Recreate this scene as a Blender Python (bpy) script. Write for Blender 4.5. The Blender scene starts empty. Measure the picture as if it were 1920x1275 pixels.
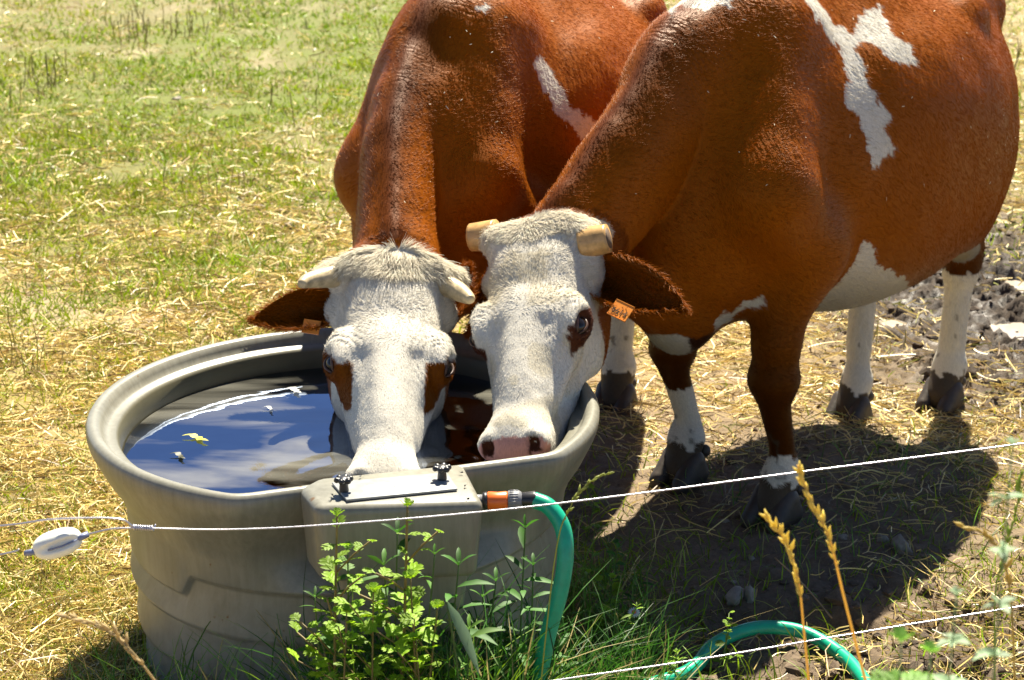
import bpy, bmesh, math, random
import numpy as np
import openvdb as vdb
from mathutils import Vector
rng = np.random.default_rng(7)
random.seed(7)
C = bpy.context.scene.collection
R = math.radians

# ------------------------------------------------------------------ camera, sky, sun
CAM_H = 1.96; PITCH = R(17.74); FPX = 3243.0
cd = bpy.data.cameras.new('camera'); cam = bpy.data.objects.new('camera', cd); C.objects.link(cam)
cam.location = (0, 0, CAM_H); cam.rotation_euler = (R(90) - PITCH, 0, 0)
cd.sensor_width = 36; cd.lens = 36 * FPX / 1920; cd.clip_end = 1000; cd.clip_start = .05
cd.dof.use_dof = True; cd.dof.focus_distance = 3.9; cd.dof.aperture_fstop = 7.5
bpy.context.scene.camera = cam
cy = bpy.context.scene.cycles; cy.diffuse_bounces = 2; cy.max_bounces = 8; cy.transparent_max_bounces = 12
SUN = np.array([.17, .67, 1.0]); SUN /= np.linalg.norm(SUN)
el = math.asin(SUN[2]); az = math.atan2(SUN[0], SUN[1])
w = bpy.data.worlds.new('World'); bpy.context.scene.world = w; w.use_nodes = True
nt = w.node_tree; sky = nt.nodes.new('ShaderNodeTexSky'); sky.sky_type = 'NISHITA'; sky.sun_disc = False
sky.sun_elevation = el; sky.sun_rotation = az; sky.altitude = 1200; sky.ozone_density = 3.0; sky.dust_density = .1; sky.air_density = .7
bg = nt.nodes['Background']; hs_ = nt.nodes.new('ShaderNodeHueSaturation'); hs_.inputs['Saturation'].default_value = .95; nt.links.new(sky.outputs[0], hs_.inputs['Color']); nt.links.new(hs_.outputs[0], bg.inputs[0]); bg.inputs[1].default_value = .05
ld = bpy.data.lights.new('sun', 'SUN'); ld.energy = 5.0; ld.angle = R(.5); ld.color = (1, .93, .77)
lo = bpy.data.objects.new('sun', ld); C.objects.link(lo)
lo.rotation_euler = Vector(-SUN).to_track_quat('-Z', 'Y').to_euler()
vs = bpy.context.scene.view_settings; vs.view_transform = 'Standard'; vs.look = 'None'; vs.exposure = 1.62; vs.gamma = 1

# ------------------------------------------------------------------ small maths
def nrm(v): v = np.asarray(v, float); return v / max(1e-9, np.linalg.norm(v))
_F = np.array([0, math.cos(PITCH), -math.sin(PITCH)]); _U = np.array([0, math.sin(PITCH), math.cos(PITCH)]); _R = np.array([1., 0, 0])
_O = np.array([0, 0, CAM_H])
def ray(u, v): return _F + _R * (u - 960) / FPX - _U * (v - 637.5) / FPX
def atz(u, v, z): r = ray(u, v); return _O + r * ((z - CAM_H) / r[2])     # measured places: photo point at a known height
def aty(u, v, y): r = ray(u, v); return _O + r * (y / r[1])              # or at a known distance
def proj(P):
    Q = P - _O; d = Q @ _F
    return 960 + FPX * (Q @ _R) / d, 637.5 - FPX * (Q @ _U) / d
def ss(x, a, b): t = np.clip((x - a) / (b - a), 0, 1); return t * t * (3 - 2 * t)
def _h(i, j, k, s):
    n = (i * 374761393 + j * 668265263 + k * 2147483647 + s * 1274126177) & 0xffffffff
    n = ((n ^ (n >> 13)) * 1274126177) & 0xffffffff
    return ((n ^ (n >> 16)) & 0xffff) / 65535.0
def vn(P, f, s=0):                                   # value noise -1..1
    P = np.asarray(P, float) * f
    if P.shape[1] == 2: P = np.column_stack([P, np.zeros(len(P))])
    i = np.floor(P).astype(np.int64); t = P - i; t = t * t * (3 - 2 * t)
    r = 0
    for a in (0, 1):
        for b in (0, 1):
            for c in (0, 1):
                wgt = (t[:, 0] if a else 1 - t[:, 0]) * (t[:, 1] if b else 1 - t[:, 1]) * (t[:, 2] if c else 1 - t[:, 2])
                r = r + wgt * _h(i[:, 0] + a, i[:, 1] + b, i[:, 2] + c, s)
    return r * 2 - 1
def fbm(P, f, o=4, s=0):
    r = 0; a = 1; n = 0
    for k in range(o): r = r + a * vn(P, f * 2 ** k, s + k); n += a; a *= .5
    return r / n
def inpoly(u, v, poly):
    c = np.zeros(len(u), bool); n = len(poly)
    for i in range(n):
        x1, y1 = poly[i]; x2, y2 = poly[i - 1]
        if y1 == y2: continue
        m = ((y1 > v) != (y2 > v)) & (u < (x2 - x1) * (v - y1) / (y2 - y1) + x1)
        c ^= m
    return c

# ------------------------------------------------------------------ object helpers
def link(name, data, mat=None, parent=None):
    o = bpy.data.objects.new(name, data); C.objects.link(o)
    if mat is not None: data.materials.append(mat)
    if parent is not None: o.parent = parent
    return o
def tag(o, label=None, cat=None, group=None, kind=None):
    if label: o['label'] = label
    if cat: o['category'] = cat
    if group: o['group'] = group
    if kind: o['kind'] = kind
    return o
def thing(name, label, cat, loc=(0, 0, 0), group=None):
    o = bpy.data.objects.new(name, None); C.objects.link(o); o.location = loc; o.empty_display_size = .1
    return tag(o, label, cat, group)
def mesh_np(name, V, faces, smooth=True, cols=None, extra=None):
    """faces: (n,3) or (n,4) array"""
    me = bpy.data.meshes.new(name); V = np.asarray(V, np.float32); F = np.asarray(faces, np.int32)
    me.vertices.add(len(V)); me.vertices.foreach_set('co', V.ravel())
    k = F.shape[1]; me.loops.add(F.size); me.loops.foreach_set('vertex_index', F.ravel())
    me.polygons.add(len(F)); me.polygons.foreach_set('loop_start', np.arange(0, F.size, k, dtype=np.int32))
    me.polygons.foreach_set('loop_total', np.full(len(F), k, np.int32))
    me.polygons.foreach_set('use_smooth', np.full(len(F), smooth))
    me.update(calc_edges=True)
    if cols is not None:
        a = me.attributes.new('col', 'FLOAT_COLOR', 'POINT')
        a.data.foreach_set('color', np.column_stack([cols, np.ones(len(cols))]).astype(np.float32).ravel())
    for n, arr in (extra or {}).items():
        a = me.attributes.new(n, 'FLOAT', 'POINT'); a.data.foreach_set('value', np.asarray(arr, np.float32))
    return me
def rebase(o, loc):                                   # put the origin of a world-built mesh at loc
    o.data.transform(__import__('mathutils').Matrix.Translation(-Vector(loc))); o.location = loc
def bm_mesh(name, bm, smooth=True):
    me = bpy.data.meshes.new(name); bmesh.ops.recalc_face_normals(bm, faces=bm.faces); bm.to_mesh(me); bm.free()
    for p in me.polygons: p.use_smooth = smooth
    return me
def spline(pts, n):
    P = np.asarray(pts, float); Q = np.vstack([2 * P[0] - P[1], P, 2 * P[-1] - P[-2]]); out = []
    for s in np.linspace(0, len(P) - 1 - 1e-6, n):
        i = int(s); t = s - i; a, b, c, d = Q[i:i + 4]
        out.append(.5 * (2 * b + (c - a) * t + (2 * a - 5 * b + 4 * c - d) * t * t + (3 * b - a - 3 * c + d) * t ** 3))
    return np.array(out)
def tube(path, rad, seg=10, caps=True):
    """V, quads of a tube through path (n,3), rad scalar or (n,)"""
    P = np.asarray(path, float); n = len(P); rad = np.full(n, rad) if np.isscalar(rad) else np.asarray(rad)
    T = np.gradient(P, axis=0); T /= np.linalg.norm(T, axis=1)[:, None] + 1e-12
    up = np.array([0, 0, 1.]) if abs(T[0][2]) < .9 else np.array([1., 0, 0])
    a = nrm(np.cross(T[0], up)); V = []
    for i in range(n):
        a = nrm(a - T[i] * (a @ T[i])); b = np.cross(T[i], a)
        th = np.arange(seg) * 2 * math.pi / seg
        V.append(P[i] + rad[i] * (np.cos(th)[:, None] * a + np.sin(th)[:, None] * b))
    V = np.vstack(V); Fq = []
    for i in range(n - 1):
        for j in range(seg):
            k = (j + 1) % seg; Fq.append((i * seg + j, i * seg + k, (i + 1) * seg + k, (i + 1) * seg + j))
    if caps:
        c0 = len(V); V = np.vstack([V, P[0], P[-1]])
        for j in range(seg):
            k = (j + 1) % seg; Fq.append((c0, k, j, c0)); Fq.append((c0 + 1, (n - 1) * seg + j, (n - 1) * seg + k, c0 + 1))
    return V, Fq
def soup(name, parts, smooth=True):
    """join (V, faces) lists, faces may be tri or quad"""
    vs_, fs = [], []; o = 0
    for V, Fq in parts:
        vs_ += [tuple(map(float, v)) for v in V]
        for f in Fq:
            g = []
            for x in f:
                if (x + o) not in g: g.append(int(x) + o)
            fs.append(g)
        o += len(V)
    me = bpy.data.meshes.new(name); me.from_pydata(vs_, [], fs); me.update()
    for p in me.polygons: p.use_smooth = smooth
    return me
def tube_mesh(name, path, rad, seg=10): return soup(name, [tube(path, rad, seg)])

# ------------------------------------------------------------------ materials
class M:
    def __init__(s, name):
        s.m = bpy.data.materials.new(name); s.m.use_nodes = True; s.t = s.m.node_tree; s.b = s.t.nodes['Principled BSDF']; s.out = s.t.nodes['Material Output']
    def n(s, typ, **k):
        x = s.t.nodes.new('ShaderNode' + typ)
        for a, v in k.items():
            if a.startswith('i_'): x.inputs[a[2:].replace('_', ' ')].default_value = v
            else: setattr(x, a, v)
        return x
    def l(s, a, b): s.t.links.new(a, b)
    def noise(s, scale, detail=4, rough=.6, vec=None, dist=0):
        x = s.n('TexNoise', i_Scale=scale, i_Detail=detail, i_Roughness=rough, i_Distortion=dist)
        if vec is not None: s.l(vec, x.inputs['Vector'])
        return x.outputs[0]
    def obj(s, sc=None, rot=None):
        c = s.n('TexCoord').outputs['Object']
        if sc is None: return c
        mp = s.n('Mapping'); mp.inputs['Scale'].default_value = sc
        if rot: mp.inputs['Rotation'].default_value = rot
        s.l(c, mp.inputs['Vector']); return mp.outputs[0]
    def ramp(s, f, stops):
        r = s.n('ValToRGB'); e = r.color_ramp.elements
        while len(e) < len(stops): e.new(.5)
        for x, (p, c) in zip(e, stops): x.position = p; x.color = (*c, 1) if len(c) == 3 else c
        s.l(f, r.inputs[0]); return r.outputs[0]
    def mix(s, f, a, b, mode='MIX'):
        x = s.n('Mix', data_type='RGBA', blend_type=mode)
        for sock, v in ((x.inputs[0], f), (x.inputs[6], a), (x.inputs[7], b)):
            if isinstance(v, bpy.types.NodeSocket): s.l(v, sock)
            elif isinstance(v, (int, float)): sock.default_value = v
            else: sock.default_value = (*v, 1)
        return x.outputs[2]
    def attr(s, name): return s.n('Attribute', attribute_name=name)
    def math(s, op, a, b=0.):
        x = s.n('Math', operation=op)
        for sock, v in ((x.inputs[0], a), (x.inputs[1], b)):
            if isinstance(v, bpy.types.NodeSocket): s.l(v, sock)
            else: sock.default_value = v
        return x.outputs[0]
    def bump(s, h, st=.3, dist=.01, nrm_=None):
        x = s.n('Bump', i_Strength=st, i_Distance=dist); s.l(h, x.inputs['Height'])
        if nrm_ is not None: s.l(nrm_, x.inputs['Normal'])
        s.l(x.outputs[0], s.b.inputs['Normal']); return x.outputs[0]
    def set(s, col=None, rough=None, metal=None, **k):
        if col is not None:
            if isinstance(col, bpy.types.NodeSocket): s.l(col, s.b.inputs['Base Color'])
            else: s.b.inputs['Base Color'].default_value = (*col, 1)
        if rough is not None: s.b.inputs['Roughness'].default_value = rough
        if metal is not None: s.b.inputs['Metallic'].default_value = metal
        for a, v in k.items(): s.b.inputs[a.replace('_', ' ')].default_value = v
        return s
def simple(name, col, rough=.5, metal=0, var=.25, scale=40, bump=.1):
    m = M(name); nz = m.noise(scale, 5, .65, m.obj())
    c2 = tuple(x * (1 - var) for x in col)
    m.set(m.mix(m.ramp(nz, [(.3, (0, 0, 0)), (.7, (1, 1, 1))]), col, c2), rough, metal)
    if bump: m.bump(nz, bump, .003)
    return m.m

# ------------------------------------------------------------------ signed-distance modelling of the animals
class SDF:
    def __init__(s): s.ops = []
    def bone(s, A, B, ra, rb, k=.05, side=None, asp=1.0, sub=False, asp2=None):
        """tapered capsule; ra/rb radius at A/B, 'asp' scales the width along side"""
        A = np.array(A, float); B = np.array(B, float); m = max(ra, rb) * max(1, asp, asp2 or 0) + k + .03
        s.ops.append(('b', np.minimum(A, B) - m, np.maximum(A, B) + m, k, sub, (A, B, ra, rb, None if side is None else nrm(side), asp, asp2 or asp)))
    def ell(s, Cn, r, ax=None, k=.05, sub=False, e=2.0):
        Cn = np.array(Cn, float); r = np.array(r, float); ax = np.eye(3) if ax is None else np.array(ax)
        ext = np.abs(ax.T) @ r + k + .03
        s.ops.append(('e', Cn - ext, Cn + ext, k, sub, (Cn, r, ax, e)))
    def dist(s, op, P):
        if op[0] == 'b':
            A, B, ra, rb, side, asp, asp2 = op[5]; d = B - A; L2 = max(1e-9, d @ d)
            t = np.clip(((P - A) @ d) / L2, 0, 1); q = P - A - t[..., None] * d; r = ra + (rb - ra) * t
            if side is None: return np.sqrt((q * q).sum(-1)) - r
            a = q @ side; b2 = np.maximum((q * q).sum(-1) - a * a, 0); wd = r * (asp + (asp2 - asp) * t)
            k0 = np.sqrt(a * a / wd ** 2 + b2 / r ** 2); k1 = np.sqrt(a * a / wd ** 4 + b2 / r ** 4) + 1e-9
            return k0 * (k0 - 1) / k1
        Cn, r, ax, e = op[5]; q = (P - Cn) @ ax.T
        if e == 2.0:
            k0 = np.sqrt(((q / r) ** 2).sum(-1)); k1 = np.sqrt(((q / r ** 2) ** 2).sum(-1)) + 1e-9
            return k0 * (k0 - 1) / k1
        k0 = (np.abs(q / r) ** e).sum(-1) ** (1 / e); qn = np.sqrt((q * q).sum(-1)) + 1e-9
        return qn * (k0 - 1) / np.maximum(k0, .2)
    def mesh(s, h):
        lo_ = np.min([o[1] for o in s.ops if not o[4]], 0); hi = np.max([o[2] for o in s.ops if not o[4]], 0)
        n = np.ceil((hi - lo_) / h).astype(int) + 1; D = np.full(n, .12, np.float32)
        for o in s.ops:
            a = np.maximum(0, ((o[1] - lo_) / h).astype(int)); b = np.minimum(n, ((o[2] - lo_) / h).astype(int) + 2)
            if (b <= a).any(): continue
            g = np.stack(np.meshgrid(*[lo_[i] + h * np.arange(a[i], b[i]) for i in range(3)], indexing='ij'), -1).astype(np.float32)
            d = s.dist(o, g).astype(np.float32); sl = tuple(slice(a[i], b[i]) for i in range(3)); k = o[3]; cur = D[sl]
            if o[4]:
                hh = np.maximum(k - np.abs(cur + d), 0) / k; D[sl] = np.maximum(cur, -d) + hh * hh * k * .25
            else:
                hh = np.maximum(k - np.abs(cur - d), 0) / k; D[sl] = np.minimum(cur, d) - hh * hh * k * .25
        gr = vdb.FloatGrid(.12); gr.copyFromArray(np.ascontiguousarray(D)); 
        V, Q = gr.convertToQuads(0.0)
        V = V * h + lo_; Q = Q[:, ::-1]
        return V, Q
def vert_normals(V, Q):
    n = np.cross(V[Q[:, 2]] - V[Q[:, 0]], V[Q[:, 3 if Q.shape[1] == 4 else 1]] - V[Q[:, 1 if Q.shape[1] == 4 else 0]])
    N = np.zeros_like(V)
    for j in range(Q.shape[1]): np.add.at(N, Q[:, j], n)
    return N / (np.linalg.norm(N, axis=1)[:, None] + 1e-12)
def smooth_mesh(V, Q, it=2, lam=.5):
    E = np.vstack([Q[:, [0, 1]], Q[:, [1, 2]], Q[:, [2, 3]], Q[:, [3, 0]]]); 
    for _ in range(it):
        for l in (lam, -lam * 1.02):
            S = np.zeros_like(V); c = np.zeros(len(V)); np.add.at(S, E[:, 0], V[E[:, 1]]); np.add.at(c, E[:, 0], 1)
            np.add.at(S, E[:, 1], V[E[:, 0]]); np.add.at(c, E[:, 1], 1)
            V = V + l * (S / c[:, None] - V)
    return V

# coat material: colour comes from the coat's markings, plus shade painted low on the right cow
def coat_material(name, hair=False):
    m = M(name); a = m.attr('col').outputs['Color']
    if hair:
        m.set(a, .38); m.b.inputs['Specular IOR Level'].default_value = .16; m.b.inputs['Specular Tint'].default_value = (1, .62, .34, 1)
        m.b.inputs['Sheen Weight'].default_value = 0.0
        tr = m.n('BsdfTranslucent'); m.l(a, tr.inputs[0]); mx = m.n('MixShader', i_Fac=.14); m.l(m.b.outputs[0], mx.inputs[1]); m.l(tr.outputs[0], mx.inputs[2]); m.l(mx.outputs[0], m.out.inputs[0])
        return m.m
    n1 = m.noise(300, 3, .7, m.obj((1, 1, .16))); n2 = m.noise(26, 4, .6, m.obj())
    c = m.mix(m.ramp(n1, [(.35, (.72, .70, .68)), (.65, (1.15, 1.15, 1.15))]), (0, 0, 0), a, 'MIX')
    v = m.ramp(n1, [(.3, (.75, .75, .75)), (.7, (1, 1, 1))]); c = m.mix(1.0, a, v, 'MULTIPLY')
    m.set(c, .46); m.b.inputs['Specular IOR Level'].default_value = .16; m.b.inputs['Specular Tint'].default_value = (1, .62, .34, 1)
    ws = m.attr('ws').outputs['Fac']; wm = m.attr('wm').outputs['Fac']
    s = m.math('SINE', m.math('ADD', m.math('MULTIPLY', ws, 400.), m.math('MULTIPLY', m.noise(11, 4, .6, m.obj()), 26.)))
    h = m.math('MULTIPLY', m.math('MULTIPLY', s, wm), m.ramp(m.noise(9, 3, .6, m.obj()), [(.45, (0, 0, 0)), (.7, (1, 1, 1))]))
    b1 = m.n('Bump', i_Strength=.25, i_Distance=.008); m.l(h, b1.inputs['Height'])
    m.bump(m.math('ADD', n1, m.math('MULTIPLY', n2, .5)), .28, .004, b1.outputs[0])
    return m.m
BROWN = np.array([.30, .076, .001]); WHITE = np.array([.70, .655, .565]); DARK = np.array([.07, .022, .012]); MUD = np.array([.075, .060, .045]); PINK = np.array([.62, .30, .24])
m_coat = coat_material('cow_coat'); m_wh = coat_material('white_hair', True); m_wh.node_tree.nodes['Principled BSDF'].inputs['Specular Tint'].default_value = (1, 1, 1, 1); m_wh.node_tree.nodes['Mix Shader'].inputs[0].default_value = .35; m_hair = coat_material('cow_hair', True)
m_horn = simple('horn', (.66, .52, .30), .4, 0, .55, 45, .5); m_sawn = simple('sawn_horn', (.68, .40, .15), .32, 0, .5, 38, .4)
m_core = simple('horn_core', (.16, .10, .06), .7, 0, .6, 90, .4); m_hoof = simple('hoof', (.07, .05, .035), .55, 0, .6, 18, .5)
m_eye = M('eye'); m_eye.set((.012, .008, .006), .06); m_eye = m_eye.m
m_tag = simple('ear_tag', (.85, .28, .03), .4, 0, .15, 60, 0); m_ink = simple('tag_ink', (.03, .02, .015), .6, 0, .1, 30, 0)

def hair_obj(name, P, D, N, length, col, rad, parent, seg=3, curl=0.0, lift=.35, mat=None):
    """hair strands: P roots, D flow directions, N normals"""
    n = len(P); L = length * rng.uniform(.6, 1.25, n); k = seg + 1
    J = rng.normal(0, 1, (n, 3)); d = D + J * .16; d /= np.linalg.norm(d, axis=1)[:, None] + 1e-9
    pts = np.zeros((n, k, 3))
    for i in range(k):
        t = i / seg
        up = lift * math.sin(min(1, t * 1.1) * math.pi * .55)
        pts[:, i] = P + d * (L * t)[:, None] + N * (L * up * (.6 + .4 * t))[:, None] - N * .0005
        if curl and i: pts[:, i] += rng.normal(0, 1, (n, 3)) * (curl * t * L)[:, None]
    hc = bpy.data.hair_curves.new(name); hc.add_curves([k] * n)
    hc.points.foreach_set('position', pts.astype(np.float32).ravel())
    r = np.tile(np.linspace(1, .25, k), n) * rad * np.repeat(rng.uniform(.7, 1.3, n), k)
    hc.points.foreach_set('radius', r.astype(np.float32))
    a = hc.attributes.new('col', 'FLOAT_COLOR', 'CURVE'); cc = np.clip(col * rng.uniform(.8, 1.2, (n, 1)), 0, .9)
    a.data.foreach_set('color', np.column_stack([cc, np.ones(n)]).astype(np.float32).ravel())
    return link(name, hc, mat or m_hair, parent)

def hoof_mesh(fwd, size=1.0):
    """two claws, toe towards fwd, sole at z=0, origin at the middle of the sole"""
    s = SDF(); f = nrm([fwd[0], fwd[1], 0]); l = np.array([-f[1], f[0], 0]); u = np.array([0, 0, 1.])
    for sg in (-1, 1):
        c = l * sg * .034 * size
        s.bone(c - f * .030 * size + u * .035, c + f * .062 * size + l * sg * .006 + u * .016, .036 * size, .017 * size, .012, l, .9)
        s.bone(c - f * .015 * size + u * .07 * size, c + f * .05 * size + u * .028, .034 * size, .026 * size, .02, l, .85)
        s.ell(c - f * .07 * size + u * .085 * size, (.017, .017, .02), k=.01)
    s.bone(-l * .2 + f * .09 - u * .1, l * .2 + f * .09 - u * .1, .098, .098, .004, sub=True)
    s.bone(-l * .2 - f * .05 - u * .1, l * .2 - f * .05 - u * .1, .098, .098, .004, sub=True)
    s.bone(-l * .2 - u * .1 + f * .02, l * .2 - u * .1 + f * .02, .099, .099, .004, sub=True)
    V, Q = s.mesh(.005); return mesh_np('hoof', V, Q)

def ear_mesh(L=.21, Wd=.054):
    """leaf-shaped cupped ear along +x, opening towards +y, top edge +z"""
    nu, nv = 22, 15; V = []; N = []
    for side in (0, 1):
        for i in range(nu):
            t = i / (nu - 1); wd = Wd * (math.sin(math.pi * min(1, (t * .86 + .14)) ** .85)) ** .62 * (1 if t > .12 else .72 + t * 2.3)
            cup = .055 * (1 - t) ** .8 + .010
            for j in range(nv):
                a = (j / (nv - 1)) * 2 - 1
                y = -cup * (1 - a * a) ** .8 + .018 * abs(a) ** 3 * (1 - t)
                th = (.0045 * (1 - a * a) + .0006) * (-1 if side else 0)
                V.append((t * L + .006 * a * a * math.sin(6 * t), y + th, a * wd - .03 * t * t))
    F_ = []
    for side in (0, 1):
        o = side * nu * nv
        for i in range(nu - 1):
            for j in range(nv - 1):
                q = (o + i * nv + j, o + (i + 1) * nv + j, o + (i + 1) * nv + j + 1, o + i * nv + j + 1); F_.append(q if side else q[::-1])
    for i in range(nu - 1):
        for j in (0, nv - 1): F_.append((i * nv + j, (i + 1) * nv + j, nu * nv + (i + 1) * nv + j, nu * nv + i * nv + j))
    for j in range(nv - 1): F_.append(((nu - 1) * nv + j, (nu - 1) * nv + j + 1, nu * nv + (nu - 1) * nv + j + 1, nu * nv + (nu - 1) * nv + j))
    return np.array(V), np.array(F_)

def build_cow(cfg):
    W = np.array(cfg['W'], float); a = nrm([*cfg['fwd'], 0]); l = np.array([-a[1], a[0], 0]); H = cfg['H']
    def T(x, y, z): return W + a * x + l * y + np.array([0, 0, z])
    ax = np.array([a, l, [0, 0, 1.]])
    s = SDF(); k1 = .12
    bw = cfg['bw']; sw_ = cfg.get('sw', 1.); bb = cfg['belly']
    # trunk
    s.ell(T(-.02, 0, .94), (.40, .27 * sw_, .40), ax, k1)
    bc = (H - .06 + bb) / 2; bh = (H - .06 - bb) / 2
    s.ell(T(-.62, 0, bc), (.66, bw, bh), ax, k1, e=2.35)
    s.ell(T(-1.12, 0, H - .36), (.33, .26 * cfg.get('rw', 1), .30), ax, k1)
    s.bone(T(.02, 0, H - .10), T(-.55, 0, H - .13), .085, .10, .14)
    s.bone(T(-.5, 0, H - .13), T(-1.25, 0, H - .12), .10, .10, .14)
    for g in (1, -1):
        s.ell(T(-.93, .25 * g * cfg.get('rw', 1), H - .16), (.09, .06, .06), ax, .08)
        s.ell(T(-1.36, .10 * g, H - .19), (.06, .05, .06), ax, .06)
        s.bone(T(-.02, .09 * g, H - .10), T(.20, .215 * g * sw_, .98), .065, .105, .10, l, .9)      # shoulder blade
        s.bone(T(.22, .21 * g * sw_, .96), T(.0, .215 * g * sw_, .76), .11 * sw_, .10 * sw_, .09)                     # upper arm
        s.bone(T(-.10, .11 * g, H - .14), T(-.12, .23 * g * sw_, .95), .06, .09, .10, l, .7)
        s.ell(T(-1.08, .17 * g, .86), (.25, .14, .32), ax, .10)                               # thigh
        s.ell(T(-.86, .24 * g, .78), (.12, .09, .15), ax, .09)
    s.ell(T(.22, 0, .80), (.20, .15, .22), ax, .10)                                           # brisket
    s.bone(T(.46, 0, .70), T(.28, 0, .585), .06, .065, .08); s.bone(T(.28, 0, .585), T(.05, 0, .66), .06, .05, .08)
    s.bone(T(-1.36, 0, H - .13), T(-1.44, 0, .75), .035, .02, .03)
    if cfg.get('udder'): s.ell(T(-.95, 0, .62), (.20, .15, .14), ax, .06)
    # legs
    hoofs = []
    for nm, (fx, fy, fz), g in cfg['feet']:
        Fp = np.array([fx, fy, fz]); u = np.array([0, 0, 1.])
        if nm == 'f':
            E = T(.02, .195 * g, .80); K = Fp + u * .43 + (E - Fp) * .25 * np.array([1, 1, 0]) + a * .035
            Ft = Fp + u * .135 - a * .035
            s.bone(E, K + u * .10, .115, .056, .08); s.bone(K + u * .10, K, .054, .058, .04)
            s.ell(K + a * .010, (.064, .064, .062), ax, .025); s.ell(K - a * .02 - u * .015, (.045, .05, .05), ax, .02)
            s.bone(K - u * .06, Ft + u * .06, .042, .038, .03); s.ell(Ft, (.056, .054, .055), ax, .035)
            s.bone(Ft, Fp + u * .05, .043, .052, .025, l, 1.1); hoofs.append((Fp, K))
        else:
            St = T(-.88, .22 * g, .78); Hk = Fp + u * .52 - a * .09 + (St - Fp) * .10 * np.array([1, 1, 0]); Ft = Fp + u * .14 - a * .05
            s.bone(St, Hk + u * .06, .13, .055, .08, l, .8); s.bone(T(-1.18, .16 * g, .80), Hk + u * .10, .12, .045, .08, l, .75)
            s.bone(Hk + u * .05 - a * .03, Hk - u * .03, .05, .055, .03, l, .85); s.ell(Hk, (.062, .05, .07), ax, .03)
            s.bone(Hk - u * .05, Ft + u * .05, .043, .040, .03); s.ell(Ft, (.055, .052, .055), ax, .035)
            s.bone(Ft, Fp + u * .05, .043, .052, .025, l, 1.1); hoofs.append((Fp, Hk))
    # head frame
    Pp = np.array(cfg['poll']); Mz = np.array(cfg['muzzle']); hu = nrm(Mz - Pp); HL = cfg['hl']
    toc = nrm(np.array([0, 0, CAM_H]) - Pp) if cfg.get('face') is None else nrm(cfg['face'])
    hw = nrm(toc - hu * (toc @ hu)); hv = np.cross(hw, hu); 
    if hv @ l < 0: hv = -hv
    r = R(cfg['roll']); hw, hv = hw * math.cos(r) - hv * math.sin(r), hv * math.cos(r) + hw * math.sin(r)
    hs = HL / .56; ws_ = cfg.get('ws', 1.0)
    def Hd(u_, v_, w_): return Pp + (hu * u_ + hv * v_ * ws_ + hw * w_) * hs
    hax = np.array([hu, hv, hw]); q = hs; qv = hs * ws_
    # neck: three overlapping elliptical pieces + crest + dewlap
    NC = spline(cfg['crest'], 9)
    NR = np.interp(np.linspace(0, 1, 9), [0, .35, .7, 1], cfg['neck_r']); NH = np.interp(np.linspace(0, 1, 9), [0, .4, 1], cfg['neck_h'])
    cen = []
    for i in range(9):
        t_ = nrm(NC[min(8, i + 1)] - NC[max(0, i - 1)]); sd = nrm(np.cross(t_, [0, 0, 1])); dn = nrm(np.cross(sd, t_)); dn = -dn if dn[2] > 0 else dn
        cen.append((NC[i] + dn * NH[i], sd))
    for i in range(8):
        s.bone(cen[i][0], cen[i + 1][0], NH[i], NH[i + 1], (.09 if i == 0 else .05 if i == 1 else .006), cen[i][1], NR[i] / NH[i], asp2=NR[i + 1] / NH[i + 1])
        s.bone(NC[i] + (cen[i][0] - NC[i]) * .16, NC[i + 1] + (cen[i + 1][0] - NC[i + 1]) * .16, .034, .032, .006)
    s.bone(cen[8][0] + (cen[8][0] - NC[8]) * .1, Hd(.12, 0, -.15), NH[8] * .8, .07 * q, .07, hv, 1.0)
    # head
    s.ell(Hd(.05, 0, -.065), (.10 * q, .105 * qv, .075 * q), hax, .04, e=2.5)
    s.ell(Hd(.165, 0, -.075), (.175 * q, .105 * qv, .075 * q), hax, .04, e=2.6)
    s.bone(Hd(-.005, -.07, -.045), Hd(-.005, .07, -.045), .046 * q, .046 * q, .03)
    s.ell(Hd(-.022, 0, -.055), (.03 * q, .05 * q, .035 * q), hax, .03)
    s.bone(Hd(.20, 0, -.075), Hd(.46, 0, -.07), .072 * q, .050 * q, .035, hv, 1.2 * ws_, asp2=1.12 * ws_)
    s.ell(Hd(.33, 0, -.055), (.13 * q, .045 * qv, .045 * q), hax, .04)
    s.ell(Hd(.495, 0, -.075), (.062 * q, .073 * qv, .060 * q), hax, .03, e=2.3)
    s.ell(Hd(.475, 0, -.12), (.06 * q, .06 * q, .05 * q), hax, .03)
    for g in (1, -1):
        s.ell(Hd(.222, .106 * g, -.056), (.050 * q, .034 * q, .040 * q), hax, .02)            # brow / orbit
        s.bone(Hd(.185, .104 * g, -.030), Hd(.24, .112 * g, -.036), .017 * q, .016 * q, .025)
        s.ell(Hd(.165, .088 * g, -.16), (.10 * q, .040 * q, .095 * q), hax, .04)               # cheek muscle
        s.bone(Hd(.27, .080 * g, -.095), Hd(.40, .045 * g, -.085), .024 * q, .022 * q, .025)      # facial crest
        s.bone(Hd(.10, .07 * g, -.19), Hd(.44, .03 * g, -.145), .05 * q, .03 * q, .04)         # jaw
        s.bone(Hd(.0, .085 * g, -.05), Hd(-.012 + cfg['hb'][1] + cfg.get('ht', 0) * g, (.085 + cfg['hb'][0]) * g, -.045), .040 * q, .030 * q, .02)   # horn base
        s.ell(Hd(.06, .115 * g, -.095), (.035 * q, .03 * q, .035 * q), hax, .03)               # ear root
        s.ell(Hd(.512, .052 * g, -.045), (.030 * q, .026 * q, .024 * q), hax, .02)
        s.ell(Hd(.528, .050 * g, -.030), (.016 * q, .012 * q, .018 * q), hax, .012, sub=True)
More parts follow.
